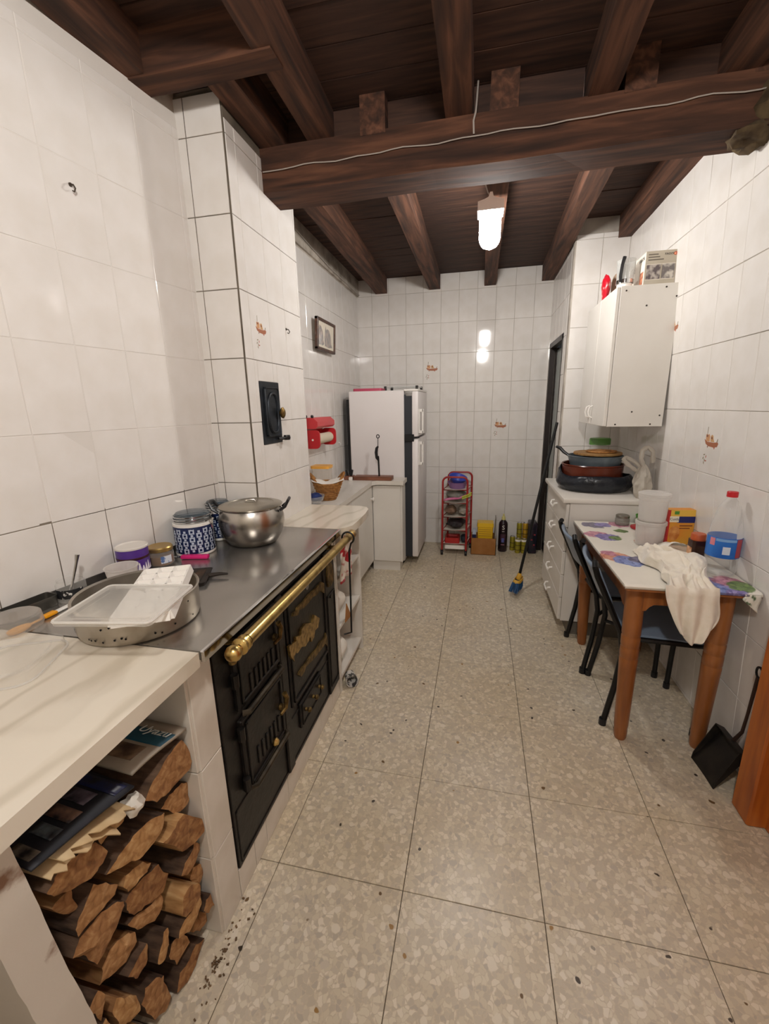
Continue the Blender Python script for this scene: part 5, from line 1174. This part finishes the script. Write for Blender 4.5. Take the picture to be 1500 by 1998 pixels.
# tablecloth with printed hydrangeas
def cloth_mat():
    mt = bpy.data.materials.new('hydrangea_oilcloth'); mt.use_nodes = True; n, l = nodes(mt); b = n['Principled BSDF']
    b.inputs['Roughness'].default_value = .35
    geo = n.new('ShaderNodeTexCoord'); pos = geo.outputs['Object']
    vo = n.new('ShaderNodeTexVoronoi'); vo.inputs['Scale'].default_value = 75; l.new(pos, vo.inputs['Vector'])
    sp = n.new('ShaderNodeSeparateColor'); l.new(vo.outputs['Color'], sp.inputs[0])
    no = n.new('ShaderNodeTexNoise'); no.inputs['Scale'].default_value = 26; l.new(pos, no.inputs['Vector'])
    base = n.new('ShaderNodeValToRGB'); base.color_ramp.elements[0].color = srgb('#e9e4da'); base.color_ramp.elements[1].color = srgb('#dcd6c8')
    n2 = n.new('ShaderNodeTexNoise'); n2.inputs['Scale'].default_value = 8; l.new(pos, n2.inputs['Vector']); l.new(n2.outputs['Fac'], base.inputs[0])
    col = base.outputs[0]
    fl = []
    pal = {'p': ('#5b4f93', '#9a8fc4'), 'b': ('#4c5c98', '#8c9cd0'), 'r': ('#a05a77', '#d39aa8'), 'o': ('#b56a52', '#dba086'), 'g': ('#3f5a2c', '#7c9a52'), 'd': ('#4a4560', '#7c7690')}
    spec = [(-.135, .37, .055, 'd'), (-.08, .385, .04, 'p'), (-.16, .19, .055, 'r'), (-.12, .15, .055, 'p'), (-.085, .14, .03, 'g'), (-.165, -.14, .06, 'o'), (-.12, -.19, .058, 'b'), (-.07, -.17, .045, 'd'), (-.18, -.10, .03, 'r'),
            (.10, .16, .055, 'p'), (.13, .22, .05, 'b'), (.05, .03, .05, 'r'), (.02, .1, .03, 'o'), (.12, -.40, .07, 'p'), (.16, -.36, .05, 'r'), (.07, -.42, .05, 'b'), (.175, -.41, .035, 'g'), (.19, -.385, .03, 'g'), (.0, .40, .05, 'r'), (.03, -.28, .05, 'p'), (-.02, .27, .028, 'g')]
    for x, y, r, k in spec:
        vs_ = n.new('ShaderNodeVectorMath'); vs_.operation = 'DISTANCE'; l.new(pos, vs_.inputs[0]); vs_.inputs[1].default_value = (x, y, 0)
        ma = n.new('ShaderNodeMath'); ma.operation = 'MULTIPLY_ADD'; l.new(no.outputs['Fac'], ma.inputs[0]); ma.inputs[1].default_value = .05; l.new(vs_.outputs['Value'], ma.inputs[2])
        mr = n.new('ShaderNodeMapRange'); mr.inputs[1].default_value = r+.025; mr.inputs[2].default_value = r+.031; mr.inputs[3].default_value = .95; mr.inputs[4].default_value = 0; l.new(ma.outputs[0], mr.inputs[0])
        cr = n.new('ShaderNodeMixRGB'); cr.inputs[1].default_value = srgb(pal[k][0]); cr.inputs[2].default_value = srgb(pal[k][1]); l.new(sp.outputs[0], cr.inputs[0])
        mx = n.new('ShaderNodeMixRGB'); l.new(mr.outputs[0], mx.inputs[0]); l.new(col, mx.inputs[1]); l.new(cr.outputs[0], mx.inputs[2]); col = mx.outputs[0]
    l.new(col, b.inputs['Base Color']); return mt
g = G()
def f(u, v):
    x = -.228+.455*u; y = -.463+.915*v; ex = max(0, abs(x)-.211); ey = max(0, abs(y)-.447)
    if y > 0: ey = 0
    if x > 0: x = min(x, .218); ex = 0
    z_ = .0026+.0016*nz((x*9, y*9, 0), 1)+.0012*abs(nz((x*20, y*20, 3), 1))
    if ex > 0: x = math.copysign(.2175+.001*nz((y*30, 0, 1)), x); z_ = .0022-max(0, ex-.004)*.85
    if ey > 0: y = -.4565; z_ = .0022-max(0, ey-.004)*1.1
    return (x, y, z_)
g.grid(72, 110, f)
tc_ = tag(g.obj('tablecloth', cloth_mat(), None, (1.3375, 1.1225, TZ), thick=.0012), 'white oilcloth with hydrangea print covering the table', 'tablecloth')
g = G(); g.grid(8, 8, lambda u, v: (1.50+.05*u+.004*math.sin(v*6), .664+.003*math.sin(u*7+v*3), .738-v*.045*(.5+u))); tag(g.obj('cloth_corner', mat('oilcloth_corner', '#e2ddd0', .35, col2='#586b4a', scale=30, contrast=(.55, .62)), None, thick=.0012), 'loose folded corner of the oilcloth hanging by the wall', 'tablecloth')
TT = TZ+.006
# chairs
SEAT = mat('blue_grey_laminate', '#8594a6', .38, col2='#7b8b9f', scale=4); SEATE = mat('dark_seat_edge', '#2b2d31', .5)
def chair(loc, rz, label):
    t = thing('kitchen_chair', label, 'chair', loc, rz, 'blue chairs at the kitchen table')
    g = G(); P = [(x-.01*0, y*(1-.10*((x+.17)/.34 < .2))) for x, y in rrect(-.17, .15, -.175, .175, .05, 5)]
    g.prism(P, lambda q: (q[0], q[1], .432-.01*(1-abs(q[0])/.2)), lambda q: (q[0], q[1], .445)); st_ = g.obj('seat', SEAT, t, bev=.004)
    g = G(); g.tube([(x*1.0, y*1.0, .428) for x, y in rrect(-.165, .145, -.17, .17, .045, 5)], .011, 8, closed=True); g.obj('seat_frame', BLACK_TUBE, t)
    for s in (1, -1):
        g = G(); g.tube([(-.215, s*.185, .012), (-.185, s*.178, .2), (-.17, s*.172, .36), (-.185, s*.172, .45), (-.245, s*.176, .58), (-.30, s*.18, .70), (-.31, s*.172, .735), (-.308, s*.15, .75)], .0125, 10); lg = g.obj('leg', BLACK_TUBE, t)
        g = G(); g.lathe([(0, 0), (.016, 0), (.0155, .03), (0, .03)], c=(-.217, s*.1855, 0), n=10); g.obj('rubber_foot', BLACK_PL, lg)
        g = G(); g.tube([(.14, s*.165, .012), (.14, s*.16, .2), (.14, s*.15, .37), (.145, s*.14, .415), (.11, s*.12, .425)], .0115, 10); lg = g.obj('leg', BLACK_TUBE, t)
        g = G(); g.lathe([(0, 0), (.015, 0), (.0145, .03), (0, .03)], c=(.14, s*.1655, 0), n=10); g.obj('rubber_foot', BLACK_PL, lg)
    g = G(); g.tube([(-.17, -.17, .33), (-.10, -.1, .34), (-.08, 0, .345), (-.10, .1, .34), (-.17, .17, .33)], .009, 8); g.obj('stretcher', BLACK_TUBE, t)
    g = G()
    def f(u, v):
        y = (u-.5)*.335; z_ = .575+.15*v; return (-.242-.44*(z_-.575)-.025*(1-(2*u-1)**2)+.012, y, z_)
    g.grid(16, 8, f); g.obj('backrest', SEAT, t, thick=.012)
    return t
chair((1.385, 1.015, 0), -.06, 'blue laminate chair with black tube frame under the table near the draped cloth')
chair((1.365, 1.418, 0), .03, 'blue laminate chair with black tube frame beside the drawers')

# ---- things on the table
t = thing('food_container', 'tall stack of two frosted plastic tubs on the table', 'container', (1.365, 1.17, TT))
FT = clear_mat('frosted_tub', '#efece8', .46, .3, .35)
for z0, nm in ((0, 'tub'), (.118, 'tub')):
    g = G(); g.lathe([(0, z0), (.05, z0), (.055, z0+.006), (.06, z0+.1), (.064, z0+.102), (.064, z0+.115), (.06, z0+.118), (.057, z0+.1), (.05, z0+.008), (0, z0+.006)], n=40); g.obj(nm, FT, t)
g = G(); g.lathe([(.06, .236), (.066, .236), (.066, .246), (.055, .25), (0, .25)], n=40); g.obj('tub_lid', FT, t)
g = G(); g.lathe([(0, .012), (.048, .012), (.05, .02), (.052, .04), (0, .04)], n=28); g.obj('leftover_food', mat('pinkish_food', '#b98a83', .7), t)
# orange box
OB_ = mat('orange_carton', '#e08a2c', .45, col2='#d9a23c', scale=10)
t = thing('biscuit_box', 'orange biscuit carton with navy stripe by the wall', 'carton', (1.494, 1.215, TT), .12)
g = G(); g.box(-.058, .058, -.024, .024, 0, .165); bx = g.obj('carton', OB_, t, bev=.001)
def fp(nm, x0, x1, z0, z1, mt, par=None, d=.0010): 
    g = G(); g.box(x0, x1, -.024-d, -.0235, z0, z1); return g.obj(nm, mt, par or t, smooth=False)
fp('navy_stripe', -.018, .058, .105, .135, mat('navy_print2', '#1d2466', .45)); fp('red_edge', -.058, -.05, 0, .165, mat('red_print', '#bb2f2c', .45))
fp('yellow_band', -.05, .058, .135, .165, mat('yellow_print', '#e6b84a', .45)); fp('green_spot', -.034, -.014, .145, .160, mat('green_print', '#4c8a34', .45), d=.0014)
fp('white_logo', -.052, -.012, .108, .136, mat('cream_print', '#efe6d0', .45), d=.0012)
text('logo_print', 'Cuids', .017, mat('navy_print3', '#20255a', .45), t, frame((-.032, -.0254, .122), (1, 0, 0), (0, 0, 1)))
fp('brown_text_line', -.005, .05, .088, .094, mat('brown_print', '#8a4a20', .45)); fp('brown_text_line', -.005, .04, .076, .081, MATS['brown_print'])
g = G(); g.prism(ell(.024, .035, 20, 2), lambda q: (-.024+q[0], -.0250, .055+q[1]), lambda q: (-.024+q[0], -.0236, .055+q[1])); g.obj('biscuit_picture', mat('biscuit_print', '#c4702e', .45, col2='#e8a860', scale=30), t, smooth=False)
g = G(); g.box(-.0592, -.0575, -.024, .024, 0, .165); g.obj('red_side', MATS['red_print'], t, smooth=False)
# cocoa jar, bottle, torn paper
t = thing('cocoa_jar', 'dark brown spread jar with orange-red lid by the bottle', 'jar', (1.462, .948, TT))
g = G(); g.prism(rrect(-.027, .027, -.027, .027, .012, 4), lambda q: (q[0], q[1], 0), lambda q: (q[0], q[1], .1)); g.obj('jar_body', mat('dark_brown_glass', '#33190f', .15), t, bev=.003)
g = G(); g.lathe([(.022, .098), (.026, .1), (.026, .122), (.024, .126), (0, .126)], n=24); g.obj('jar_lid', mat('orange_red_lid', '#b8552c', .4), t)
g = G(); g.box(-.0282, -.0265, -.02, .016, .012, .07); g.obj('jar_label', mat('jar_label', '#e0b48a', .5, col2='#a9683c', scale=40), t, smooth=False)
t = thing('water_bottle', 'large clear water bottle with red cap and blue label', 'bottle', (1.504, .850, TT))
R = .053; g = G(); g.lathe([(0, .012), (.02, .004), (.04, 0), (.05, .006), (R, .016), (R, .05), (R-.0015, .055), (R, .06), (R, .15), (R-.001, .17), (R-.008, .215), (.036, .255), (.024, .28), (.0155, .292), (.0145, .30), (.0145, .306)], n=40); g.obj('bottle_body', clear_mat('pet_plastic', '#e9ecec', .07, .05), t)
g = G(); g.lathe([(R+.0006, .072), (R+.001, .074), (R+.001, .148), (R+.0006, .15)], n=40); lb = g.obj('label', mat('blue_label', '#1d5fb5', .4, col2='#2e74c8', scale=14), t)
def lab(nm, a0, a1, z0, z1, mt): 
    g = G(); g.grid(10, 3, lambda u, v: ((R+.0016)*math.cos(a0+(a1-a0)*u), (R+.0016)*math.sin(a0+(a1-a0)*u), z0+(z1-z0)*v)); g.obj(nm, mt, lb)
lab('red_panel', -1.25, -.75, .076, .148, mat('label_red', '#a8434e', .4)); lab('pale_panel', -2.05, -1.62, .088, .118, mat('label_pale', '#cdd5e2', .4)); lab('pink_panel', -2.9, -2.55, .118, .147, mat('label_pink', '#d9858f', .4)); lab('light_band', -2.5, -1.3, .137, .147, mat('label_light', '#7fa8d8', .4))
g = G(); g.lathe([(.014, .30), (.0175, .30), (.0175, .318), (.016, .32), (0, .32)], n=24); g.obj('cap', RED_PL, t)
g = G(); g.grid(10, 8, lambda u, v: (-.05+.1*u, -.03+.06*v+.01*math.sin(u*5), .012+.04*abs(math.sin(u*2.6))*(1-v*.5)+.008*nz((u*4, v*4, 2)))); tag(g.obj('torn_wrapper', MATS['white_paper'], None, (1.415, 1.075, TT), (0, 0, .4), thick=.001), 'torn white paper wrapper beside the spread jar', 'wrapper')
t = thing('sugar_jar', 'small grey glass jar with steel lid at the far table edge', 'jar', (1.355, 1.525, TT))
g = G(); g.lathe([(0, 0), (.032, 0), (.036, .006), (.036, .03), (.03, .04)], n=24); g.obj('jar_glass', clear_mat('grey_glass2', '#9a978f', .5, .1), t)
g = G(); g.lathe([(.03, .038), (.034, .039), (.034, .05), (.03, .053), (0, .053)], n=24); g.obj('jar_lid', mat('grey_metal_lid', '#8d897f', .35, .9), t)
t = thing('plastic_lid', 'flat red plastic lid on the table behind the tubs', 'saucer', (1.42, 1.45, TT))  # this flat red disc is a loose container lid, not a dish
g = G(); g.lathe([(0, 0), (.042, 0), (.045, .004), (.045, .012), (.04, .014), (0, .012)], n=28); g.obj('lid_disc', mat('deep_red_plastic', '#a32029', .35), t)
t = thing('green_tub', 'small bright green plastic tub behind the frosted tubs', 'tub', (1.46, 1.53, TT))
g = G(); g.lathe([(0, 0), (.03, 0), (.037, .05), (.039, .05), (.039, .054), (.035, .053), (.029, .004), (0, .004)], n=24); g.obj('tub_wall', mat('bright_green_plastic', '#4f9a30', .35), t)
# draped dish towel
TOW = mat('white_dish_towel', '#e9e1d3', .9, col2='#e2d9c8', scale=40, sheen=.3, bump=.3, bscale=160)
g = G()
def ridge(x): return 1-abs(x)
def f(u, v):
    # v runs from the crumpled heap on the table over the near edge and down to the hanging tip
    L_ = .60; s = v*L_; flat = .37; q = u-.5
    wp_ = .6*nz((u*2.2, v*3.0, 4), 1)
    cr = .030*ridge(1.6*nz((u*2.6+wp_, v*3.6, 2), 1))+.016*ridge(1.7*nz((u*5.5, v*6.5+wp_, 7), 1))+.006*nz((u*15, v*18, 6), 1)
    if s < flat:
        wdt = .135+.085*math.sin(math.pi*min(1, s/flat*1.02+.05)); cx = 1.335+.035*math.sin(s*9)
        heap = math.exp(-((s-.17)/.12)**2)*(1-(2*q)**4)*.030
        x = cx+q*wdt*(1+.5*nz((v*4, 3, u*1.5), 1))+.02*nz((u*4, v*6, 11), 1); y = 1.045-s+.03*nz((u*3.5, v*4, 9), 1)*min(1, (flat-s)*12)
        return (x, min(y, 1.05), TT+max(.004, (heap+cr)*min(1, (1-abs(2*q))*5+.25)-.006))
    k = s-flat; ang = min(1, k/.02); tip = max(0, k-.02)/.21
    wdt = .168*(1-.48*tip**1.6); cx = 1.325+.018*tip
    pl = .012*math.sin(u*19+v*6)+.010*math.sin(u*8-v*4)
    x = cx+q*wdt+.035*tip*max(0, q)*math.sin(tip*3.1)*2
    return (x, .655-.012*ang-(.014+pl)*ang*(.4+.6*tip)-.010, TT+(.008+.3*cr)*(1-ang)-max(0, k-.012)*(.80+.10*math.cos(q*6)))
g.grid(60, 110, f); tag(g.obj('dish_towel', TOW, None, thick=.003), 'crumpled white dish towel hanging over the table edge', 'towel')

# ---- coal shovel against the wall
t = thing('coal_shovel', 'black square coal shovel leaning against the wall by the door', 'shovel', (1.50, .635, 0))
SOOT = mat('sooty_steel', '#211e1c', .55, .4, col2='#38322c', scale=12)
e0, e1 = Vector((-.035, -.072, .002)), Vector((-.045, .075, .002)); b0, b1 = Vector((.048, -.08, .165)), Vector((.042, .068, .165))
g = G(); n_ = (e1-e0).cross(b0-e0).normalized(); n_ = n_ if n_.x < 0 else -n_
g.grid(8, 8, lambda u, v: e0.lerp(e1, u).lerp(b0.lerp(b1, u), v)-n_*.004*math.sin(u*math.pi)); g.obj('blade', SOOT, t, thick=.003)
g = G()
for p, q in ((e0, b0), (e1, b1)): g.quad(p, q, q+n_*.035, p.lerp(q, .15)+n_*.012)
g.quad(b0, b1, b1+n_*.035, b0+n_*.035); g.obj('blade_rim', SOOT, t, thick=.003, smooth=False)
g = G(); hb = (b0+b1)/2; g.tube([hb+n_*.01, hb+Vector((.01, -.005, .05)), Vector((.048, -.03, .30)), Vector((.042, -.05, .47))], [.007, .0055, .005, .006], 8)
g.obj('handle', mat('rusty_iron', '#3d2a22', .6, .4), t)
g = G(); g.tube([(.042, -.052+.016*math.sin(a), .488+.02*math.cos(a)) for a in [2*math.pi*i/16 for i in range(16)]], .004, 6, closed=True); g.obj('hanging_ring', BLACK_TUBE, t)
# ================================================================== FAR END: TROLLEY, BOX, BOTTLES, BROOM
tx0, tx1, ty0, ty1 = .262, .487, 2.955, 3.20
t = thing('storage_trolley', 'narrow red tube trolley with five shelves on castors', 'trolley', (.375, 3.08, 0))
o_ = Vector((.375, 3.08, 0)); PTR = part_of(t, o_)
for y_, h_, sh_ in ((ty0, .755, 0), (ty1, .765, .035)):
    g = G(); r = .045; a, b = tx0+sh_, tx1+sh_
    pts = [(a, y_, .05), (a, y_, h_-r)]+[(a+r-r*math.cos(math.radians(q)), y_, h_-r+r*math.sin(math.radians(q))) for q in (20, 45, 70, 90)]+[(b-r+r*math.sin(math.radians(q)), y_, h_-r+r*math.cos(math.radians(q))) for q in (0, 20, 45, 70, 90)]+[(b, y_, .05)]
    g.tube(pts, .0095, 10); PTR(g, 'hoop', RED_TUBE)
SHZ = (.11, .245, .375, .51, .635)
for z_ in SHZ:
    g = G(); g.tube([(tx0, ty0, z_), (tx1, ty0, z_), (tx1+.035, ty1, z_), (tx0+.035, ty1, z_)], .006, 8, closed=True); sh_ = PTR(g, 'shelf_frame', RED_TUBE)
    g = G(); g.prism([(tx0+.004, ty0), (tx1-.004, ty0), (tx1+.031, ty1), (tx0+.039, ty1)], lambda q: (q[0], q[1], z_-.004), lambda q: (q[0], q[1], z_)); PTR(g, 'shelf_tray', mat('cream_plastic', '#d8d0c2', .4), sh_, smooth=False)
for x_, y_ in ((tx0, ty0), (tx1, ty0), (tx0+.035, ty1), (tx1+.035, ty1)):
    g = G(); g.lathe([(0, -.011), (.02, -.011), (.023, -.006), (.023, .006), (.02, .011), (0, .011)], n=16, mtx=Matrix.Translation((x_, y_, .023)) @ Matrix.Rotation(math.pi/2, 4, 'Y')); g.box(x_-.013, x_+.013, y_-.008, y_+.008, .028, .055); PTR(g, 'castor', BLACK_PL)
def shelfy(name, c, size, mt, label, cat, seed, amp=.3): 
    o = lump(name, (0, 0, 0), 1, mt, None, amp, seed, 20, 14, size); o.location = c; return tag(o, label, cat)
t = thing('plastic_bowl', 'clear lilac plastic basin on the trolley top shelf', 'bowl', (.39, 3.065, SHZ[4]+.001))
g = G(); g.lathe([(0, 0), (.07, 0), (.092, .06), (.096, .062), (.09, .06), (.066, .005), (0, .005)], n=32); g.obj('bowl_wall', clear_mat('lilac_plastic', '#b98fc4', .55, .25, .3), t)
t = thing('plastic_bowl', 'blue plastic bowl tipped on the lilac basin of the trolley', 'bowl', (.385, 3.06, SHZ[4]+.052), rot=(.25, .22, 0))
g = G(); g.lathe([(0, 0), (.04, 0), (.072, .035), (.084, .06), (.087, .061), (.08, .058), (.068, .036), (.036, .005), (0, .005)], n=32); g.obj('bowl_wall', mat('blue_plastic', '#3a4fb5', .35), t)
t = thing('plastic_plate', 'dark blue plastic plate standing behind the blue bowl', 'plate', (.375, 3.172, SHZ[4]+.066), rot=(math.radians(80), 0, 0))
g = G(); g.lathe([(0, 0), (.045, 0), (.06, .008), (.06, .011), (.043, .004), (0, .004)], n=28); g.obj('plate_disc', mat('dark_blue_plastic', '#2c3796', .35), t)
GREYBAG = mat('grey_plastic_bag', '#8d8a82', .5, col2='#6c6a64', scale=10); 
shelfy('grey_bag', (.385, 3.07, SHZ[3]+.062), (.095, .10, .052), GREYBAG, 'grey plastic bag on the second trolley shelf', 'bag', 51, .18)
g = G(); g.grid(14, 4, lambda u, v: (.275+.235*u, 2.962+.02*v, .53+.028*u+.03*u*u+.012*v+.004*math.sin(u*8))); tag(g.obj('cloth_strip', mat('pink_cloth', '#c9598c', .7, col2='#d98fb0', scale=12), None, thick=.01), 'pink cloth sticking out of the second trolley shelf', 'cloth')
for k in range(2):
    g = G(); g.tube([(.44, 2.958, .555+.016*k), (.49, 2.948, .575+.018*k), (.525, 2.945, .597+.02*k)], .006, 8); tag(g.obj('green_strap', mat('lime_plastic', '#b9c944', .4)), ('lower', 'upper')[k]+' lime green strap end poking out of the trolley shelf', 'strap', 'lime strap ends on the trolley')
shelfy('brown_bag', (.332, 3.07, SHZ[2]+.05), (.055, .09, .042), mat('brown_bag_paper', '#6b5244', .7, col2='#8a6f5a', scale=12), 'brown paper bag on the middle trolley shelf', 'bag', 61)
shelfy('grey_bag', (.452, 3.07, SHZ[2]+.05), (.05, .10, .042), mat('pale_grey_bag', '#a9a398', .6), 'pale grey bag on the middle trolley shelf', 'bag', 67)
shelfy('black_bag', (.385, 3.06, SHZ[1]+.055), (.09, .09, .042), mat('black_fabric', '#1c1719', .6, col2='#2b2026', scale=14), 'black crumpled bag on the fourth trolley shelf', 'bag', 71)
t = thing('red_tray', 'red plastic tray on the lowest trolley shelf', 'tray', (.355, 3.06, SHZ[0]+.001))
trayobj(.07, .08, .05, .015, 0, mat('red_tray_plastic', '#b02a28', .4), t, 'tray_shell')
shelfy('dark_cloth', (.465, 3.04, SHZ[0]+.042), (.034, .07, .036), mat('dark_teal_cloth', '#1d2730', .7), 'dark folded cloth beside the red tray', 'cloth', 81, .2)
t = thing('white_tray', 'low white tray hanging under the lowest trolley shelf', 'tray', (.38, 3.05, .058))
trayobj(.098, .085, .04, .02, 0, WHITE_PL, t, 'tray_shell')

# cardboard box and contents
t = thing('cardboard_box', 'open brown cardboard box beside the trolley', 'box', (.648, 3.105, 0))
W_, D_2, H_ = .116, .10, .165
for nm, a in (('side', (-W_, W_, -D_2, -D_2+.004, 0, H_)), ('side', (-W_, W_, D_2-.004, D_2, 0, H_)), ('side', (-W_, -W_+.004, -D_2, D_2, 0, H_)), ('side', (W_-.004, W_, -D_2, D_2, 0, H_)), ('bottom', (-W_, W_, -D_2, D_2, 0, .004))):
    g = G(); g.box(*a); g.obj(nm, CARD, t, smooth=False)
YEL = mat('yellow_plastic', '#e3b722', .35)
t = thing('yellow_container', 'bright yellow ribbed plastic container in the cardboard box', 'container', (.662, 3.095, .006))
g = G(); g.prism(rrect(-.072, .072, -.06, .06, .012), lambda q: (q[0]*.92, q[1]*.92, 0), lambda q: (q[0], q[1], .26)); g.obj('container_body', YEL, t, bev=.004)
g = G(); g.prism(rrect(-.078, .078, -.066, .066, .014), lambda q: (q[0], q[1], .262), lambda q: (q[0]*.95, q[1]*.95, .30)); g.obj('container_lid', YEL, t, bev=.004)
g = G()
for k in range(4): g.box(-.06, .06, -.0625, -.058, .175+k*.02, .181+k*.02)
g.obj('rib', mat('dark_yellow_plastic', '#b98e1a', .4), t, smooth=False)
t = thing('milk_carton', 'navy and white carton standing in the cardboard box', 'carton', (.556, 3.09, .006))
g = G(); g.box(-.014, .022, -.035, .035, 0, .18); g.obj('carton_lower', mat('navy_carton', '#20264e', .5), t, smooth=False)
g = G(); g.prism([(-.014, .18), (.022, .18), (.018, .225), (-.010, .225)], lambda q: (q[0], -.035, q[1]), lambda q: (q[0], .035, q[1])); g.obj('carton_top', mat('pale_blue_carton', '#b9c6d8', .5), t, smooth=False)
g = G(); g.box(-.004, .004, -.07, .07, 0, .345); tag(g.obj('card_sheet', mat('grey_card', '#8f8b82', .6), None, (.752, 3.12, .006), (0, .02, 0), smooth=False), 'upright grey card sheet in the cardboard box', 'card')

# dark bottle with emblem
t = thing('detergent_bottle', 'dark plum bottle with white S emblem and yellow cap', 'bottle', (.832, 3.16, 0))
PLUM = mat('plum_plastic', '#1d1216', .3, col2='#2a161e', scale=8)
g = G(); g.lathe([(0, 0), (.038, 0), (.042, .006), (.042, .27), (.038, .29), (.02, .312), (.017, .32), (0, .32)], n=30); g.obj('bottle_body', PLUM, t)
g = G(); g.lathe([(.016, .315), (.019, .316), (.017, .345), (.009, .352), (.008, .372), (0, .373)], n=20); g.obj('cap', mat('pale_yellow_plastic', '#d4cb86', .4), t)
def clab(R, nm, a0, a1, z0, z1, mt, par=None):
    g = G(); g.grid(9, 3, lambda u, v: (R*math.cos(a0+(a1-a0)*u), R*math.sin(a0+(a1-a0)*u), z0+(z1-z0)*v)); return g.obj(nm, mt, par or t)
clab(.0424, 'mauve_label', -2.2, -1.0, .12, .18, mat('mauve_label', '#4a2c3c', .4)); clab(.0427, 'blue_label', -1.9, -1.3, .098, .14, mat('blue_spot', '#5a5fa0', .4)); clab(.0427, 'pale_text', -2.0, -1.2, .07, .078, mat('rose_text', '#a3707c', .4)); clab(.0427, 'pale_text', -1.85, -1.3, .205, .21, mat('pale_text', '#c9bdbd', .4))
text('emblem_print', 'S', .058, mat('white_print2', '#e6e0da', .4), t, frame((0, -.0432, .245), (1, 0, 0), (0, 0, 1)), .0006)
# cans
CANY = mat('yellow_green_can', '#b0a132', .35, .4, col2='#8f8a2c', scale=9); CANO = mat('orange_yellow_can', '#c9a032', .35, .4, col2='#b58a2a', scale=9)
def can(loc, mt, label):
    t = thing('drink_can', label, 'can', loc, random.uniform(0, 6), 'yellow drink cans at the back wall')
    g = G(); g.lathe([(0, .002), (.022, 0), (.0255, .008), (.0255, .13), (.023, .138), (.021, .139)], n=24); bd = g.obj('can_body', mt, t)
    g = G(); g.lathe([(.0215, .138), (.023, .141), (.021, .142), (.020, .138), (0, .138)], n=24); g.obj('can_rim', CHROME, t)
    for z_ in (.03, .075):
        g = G(); g.lathe([(.0254, z_), (.0258, z_+.001), (.0258, z_+.007), (.0254, z_+.008)], n=24); g.obj('dark_stripe', mat('olive_stripe', '#5b4a1e', .4), bd)
    return t
can((.928, 3.20, 0), CANY, 'yellow-green can standing alone beside the dark bottle')
can((.972, 3.125, 0), CANY, 'yellow-green can under the white carrier ring, next to the lone can'); can((1.028, 3.125, 0), CANY, 'yellow-green can under the white carrier ring, next to the dark pack')
can((.986, 3.19, 0), CANY, 'yellow-green can at the back carrying another can'); can((1.04, 3.19, 0), CANO, 'orange-yellow can at the back carrying another can')
can((.986, 3.19, .1425), CANY, 'yellow-green can stacked on a floor can'); can((1.04, 3.19, .1425), CANO, 'orange-yellow can stacked on a floor can')
g = G()
for x_ in (.972, 1.028): g.lathe([(.0262, .118), (.027, .118), (.027, .136), (.0262, .136)], c=(x_, 3.125, 0), n=20)
tag(g.obj('can_carrier', WHITE_PL), 'white plastic carrier ring around the front cans', 'can carrier')
t = thing('drink_pack', 'dark navy shrink-wrapped drink pack in the back corner', 'pack', (1.105, 3.19, 0))
g = G(); g.box(-.038, .038, -.08, .08, 0, .30, bev=.012, seg=2); g.obj('pack_body', mat('navy_wrap', '#1a1c2a', .3, col2='#3d2032', scale=22, contrast=(.5, .7)), t)
for x_, z_ in ((-.01, .14), (.012, .09), (.014, .19)):
    g = G(); g.box(x_-.008, x_+.008, -.0815, -.079, z_-.007, z_+.007); g.obj('red_print', mat('red_spot', '#9a3a46', .5), t, smooth=False)

# broom
hb, ht = Vector((.905, 2.19, .135)), Vector((1.118, 2.362, 1.262))
t = thing('broom', 'broom with black handle, yellow socket and blue bristles leaning by the drawers', 'broom', (.905, 2.175, 0))
of_ = Vector((.905, 2.175, 0))
g = G(); g.tube([hb-of_, hb.lerp(ht, .5)-of_, ht-of_], .0105, 10); g.obj('handle', BLACK_TUBE, t)
dirv = (ht-hb).normalized()
g = G(); g.tube([hb-of_-dirv*.025, hb-of_+dirv*.0, hb-of_+dirv*.025], [.018, .018, .0135], 12); g.obj('socket', mat('yellow_socket', '#d9a73a', .4), t)
fd_ = Vector((-.35, -.94, 0)).normalized()   # broad direction of the head
side = dirv.cross(fd_).normalized()
g = G()
def f(u, v):
    a = 2*math.pi*u; w_ = .055+.012*v; d_ = .022+.006*v
    c = (hb-of_)-dirv*(.012+.022*v); return c+fd_*w_*math.copysign(abs(math.cos(a))**.6, math.cos(a))+side*d_*math.copysign(abs(math.sin(a))**.6, math.sin(a))
g.grid(28, 4, f, True); g.obj('head_block', MATS['yellow_socket'], t, thick=.004)
g = G(); rr = random.Random(2); base = (hb-of_)-dirv*.030
for k in range(150):
    a, b = rr.uniform(-.068, .068), rr.uniform(-.024, .024); p0 = base+fd_*a+side*b; ln = rr.uniform(.085, .1)
    p1 = p0-dirv*ln*.7+fd_*a*.35+side*b*.4+Vector((0, 0, 0))
    p1.z = max(p1.z, .003); p0.z = max(p0.z, .02)
    g.tube([p0, p1], [.0042, .0034], 5)
br = g.obj('bristles', mat('blue_bristles', '#1f5384', .6, col2='#173f68', scale=60), t); br['kind'] = 'stuff'
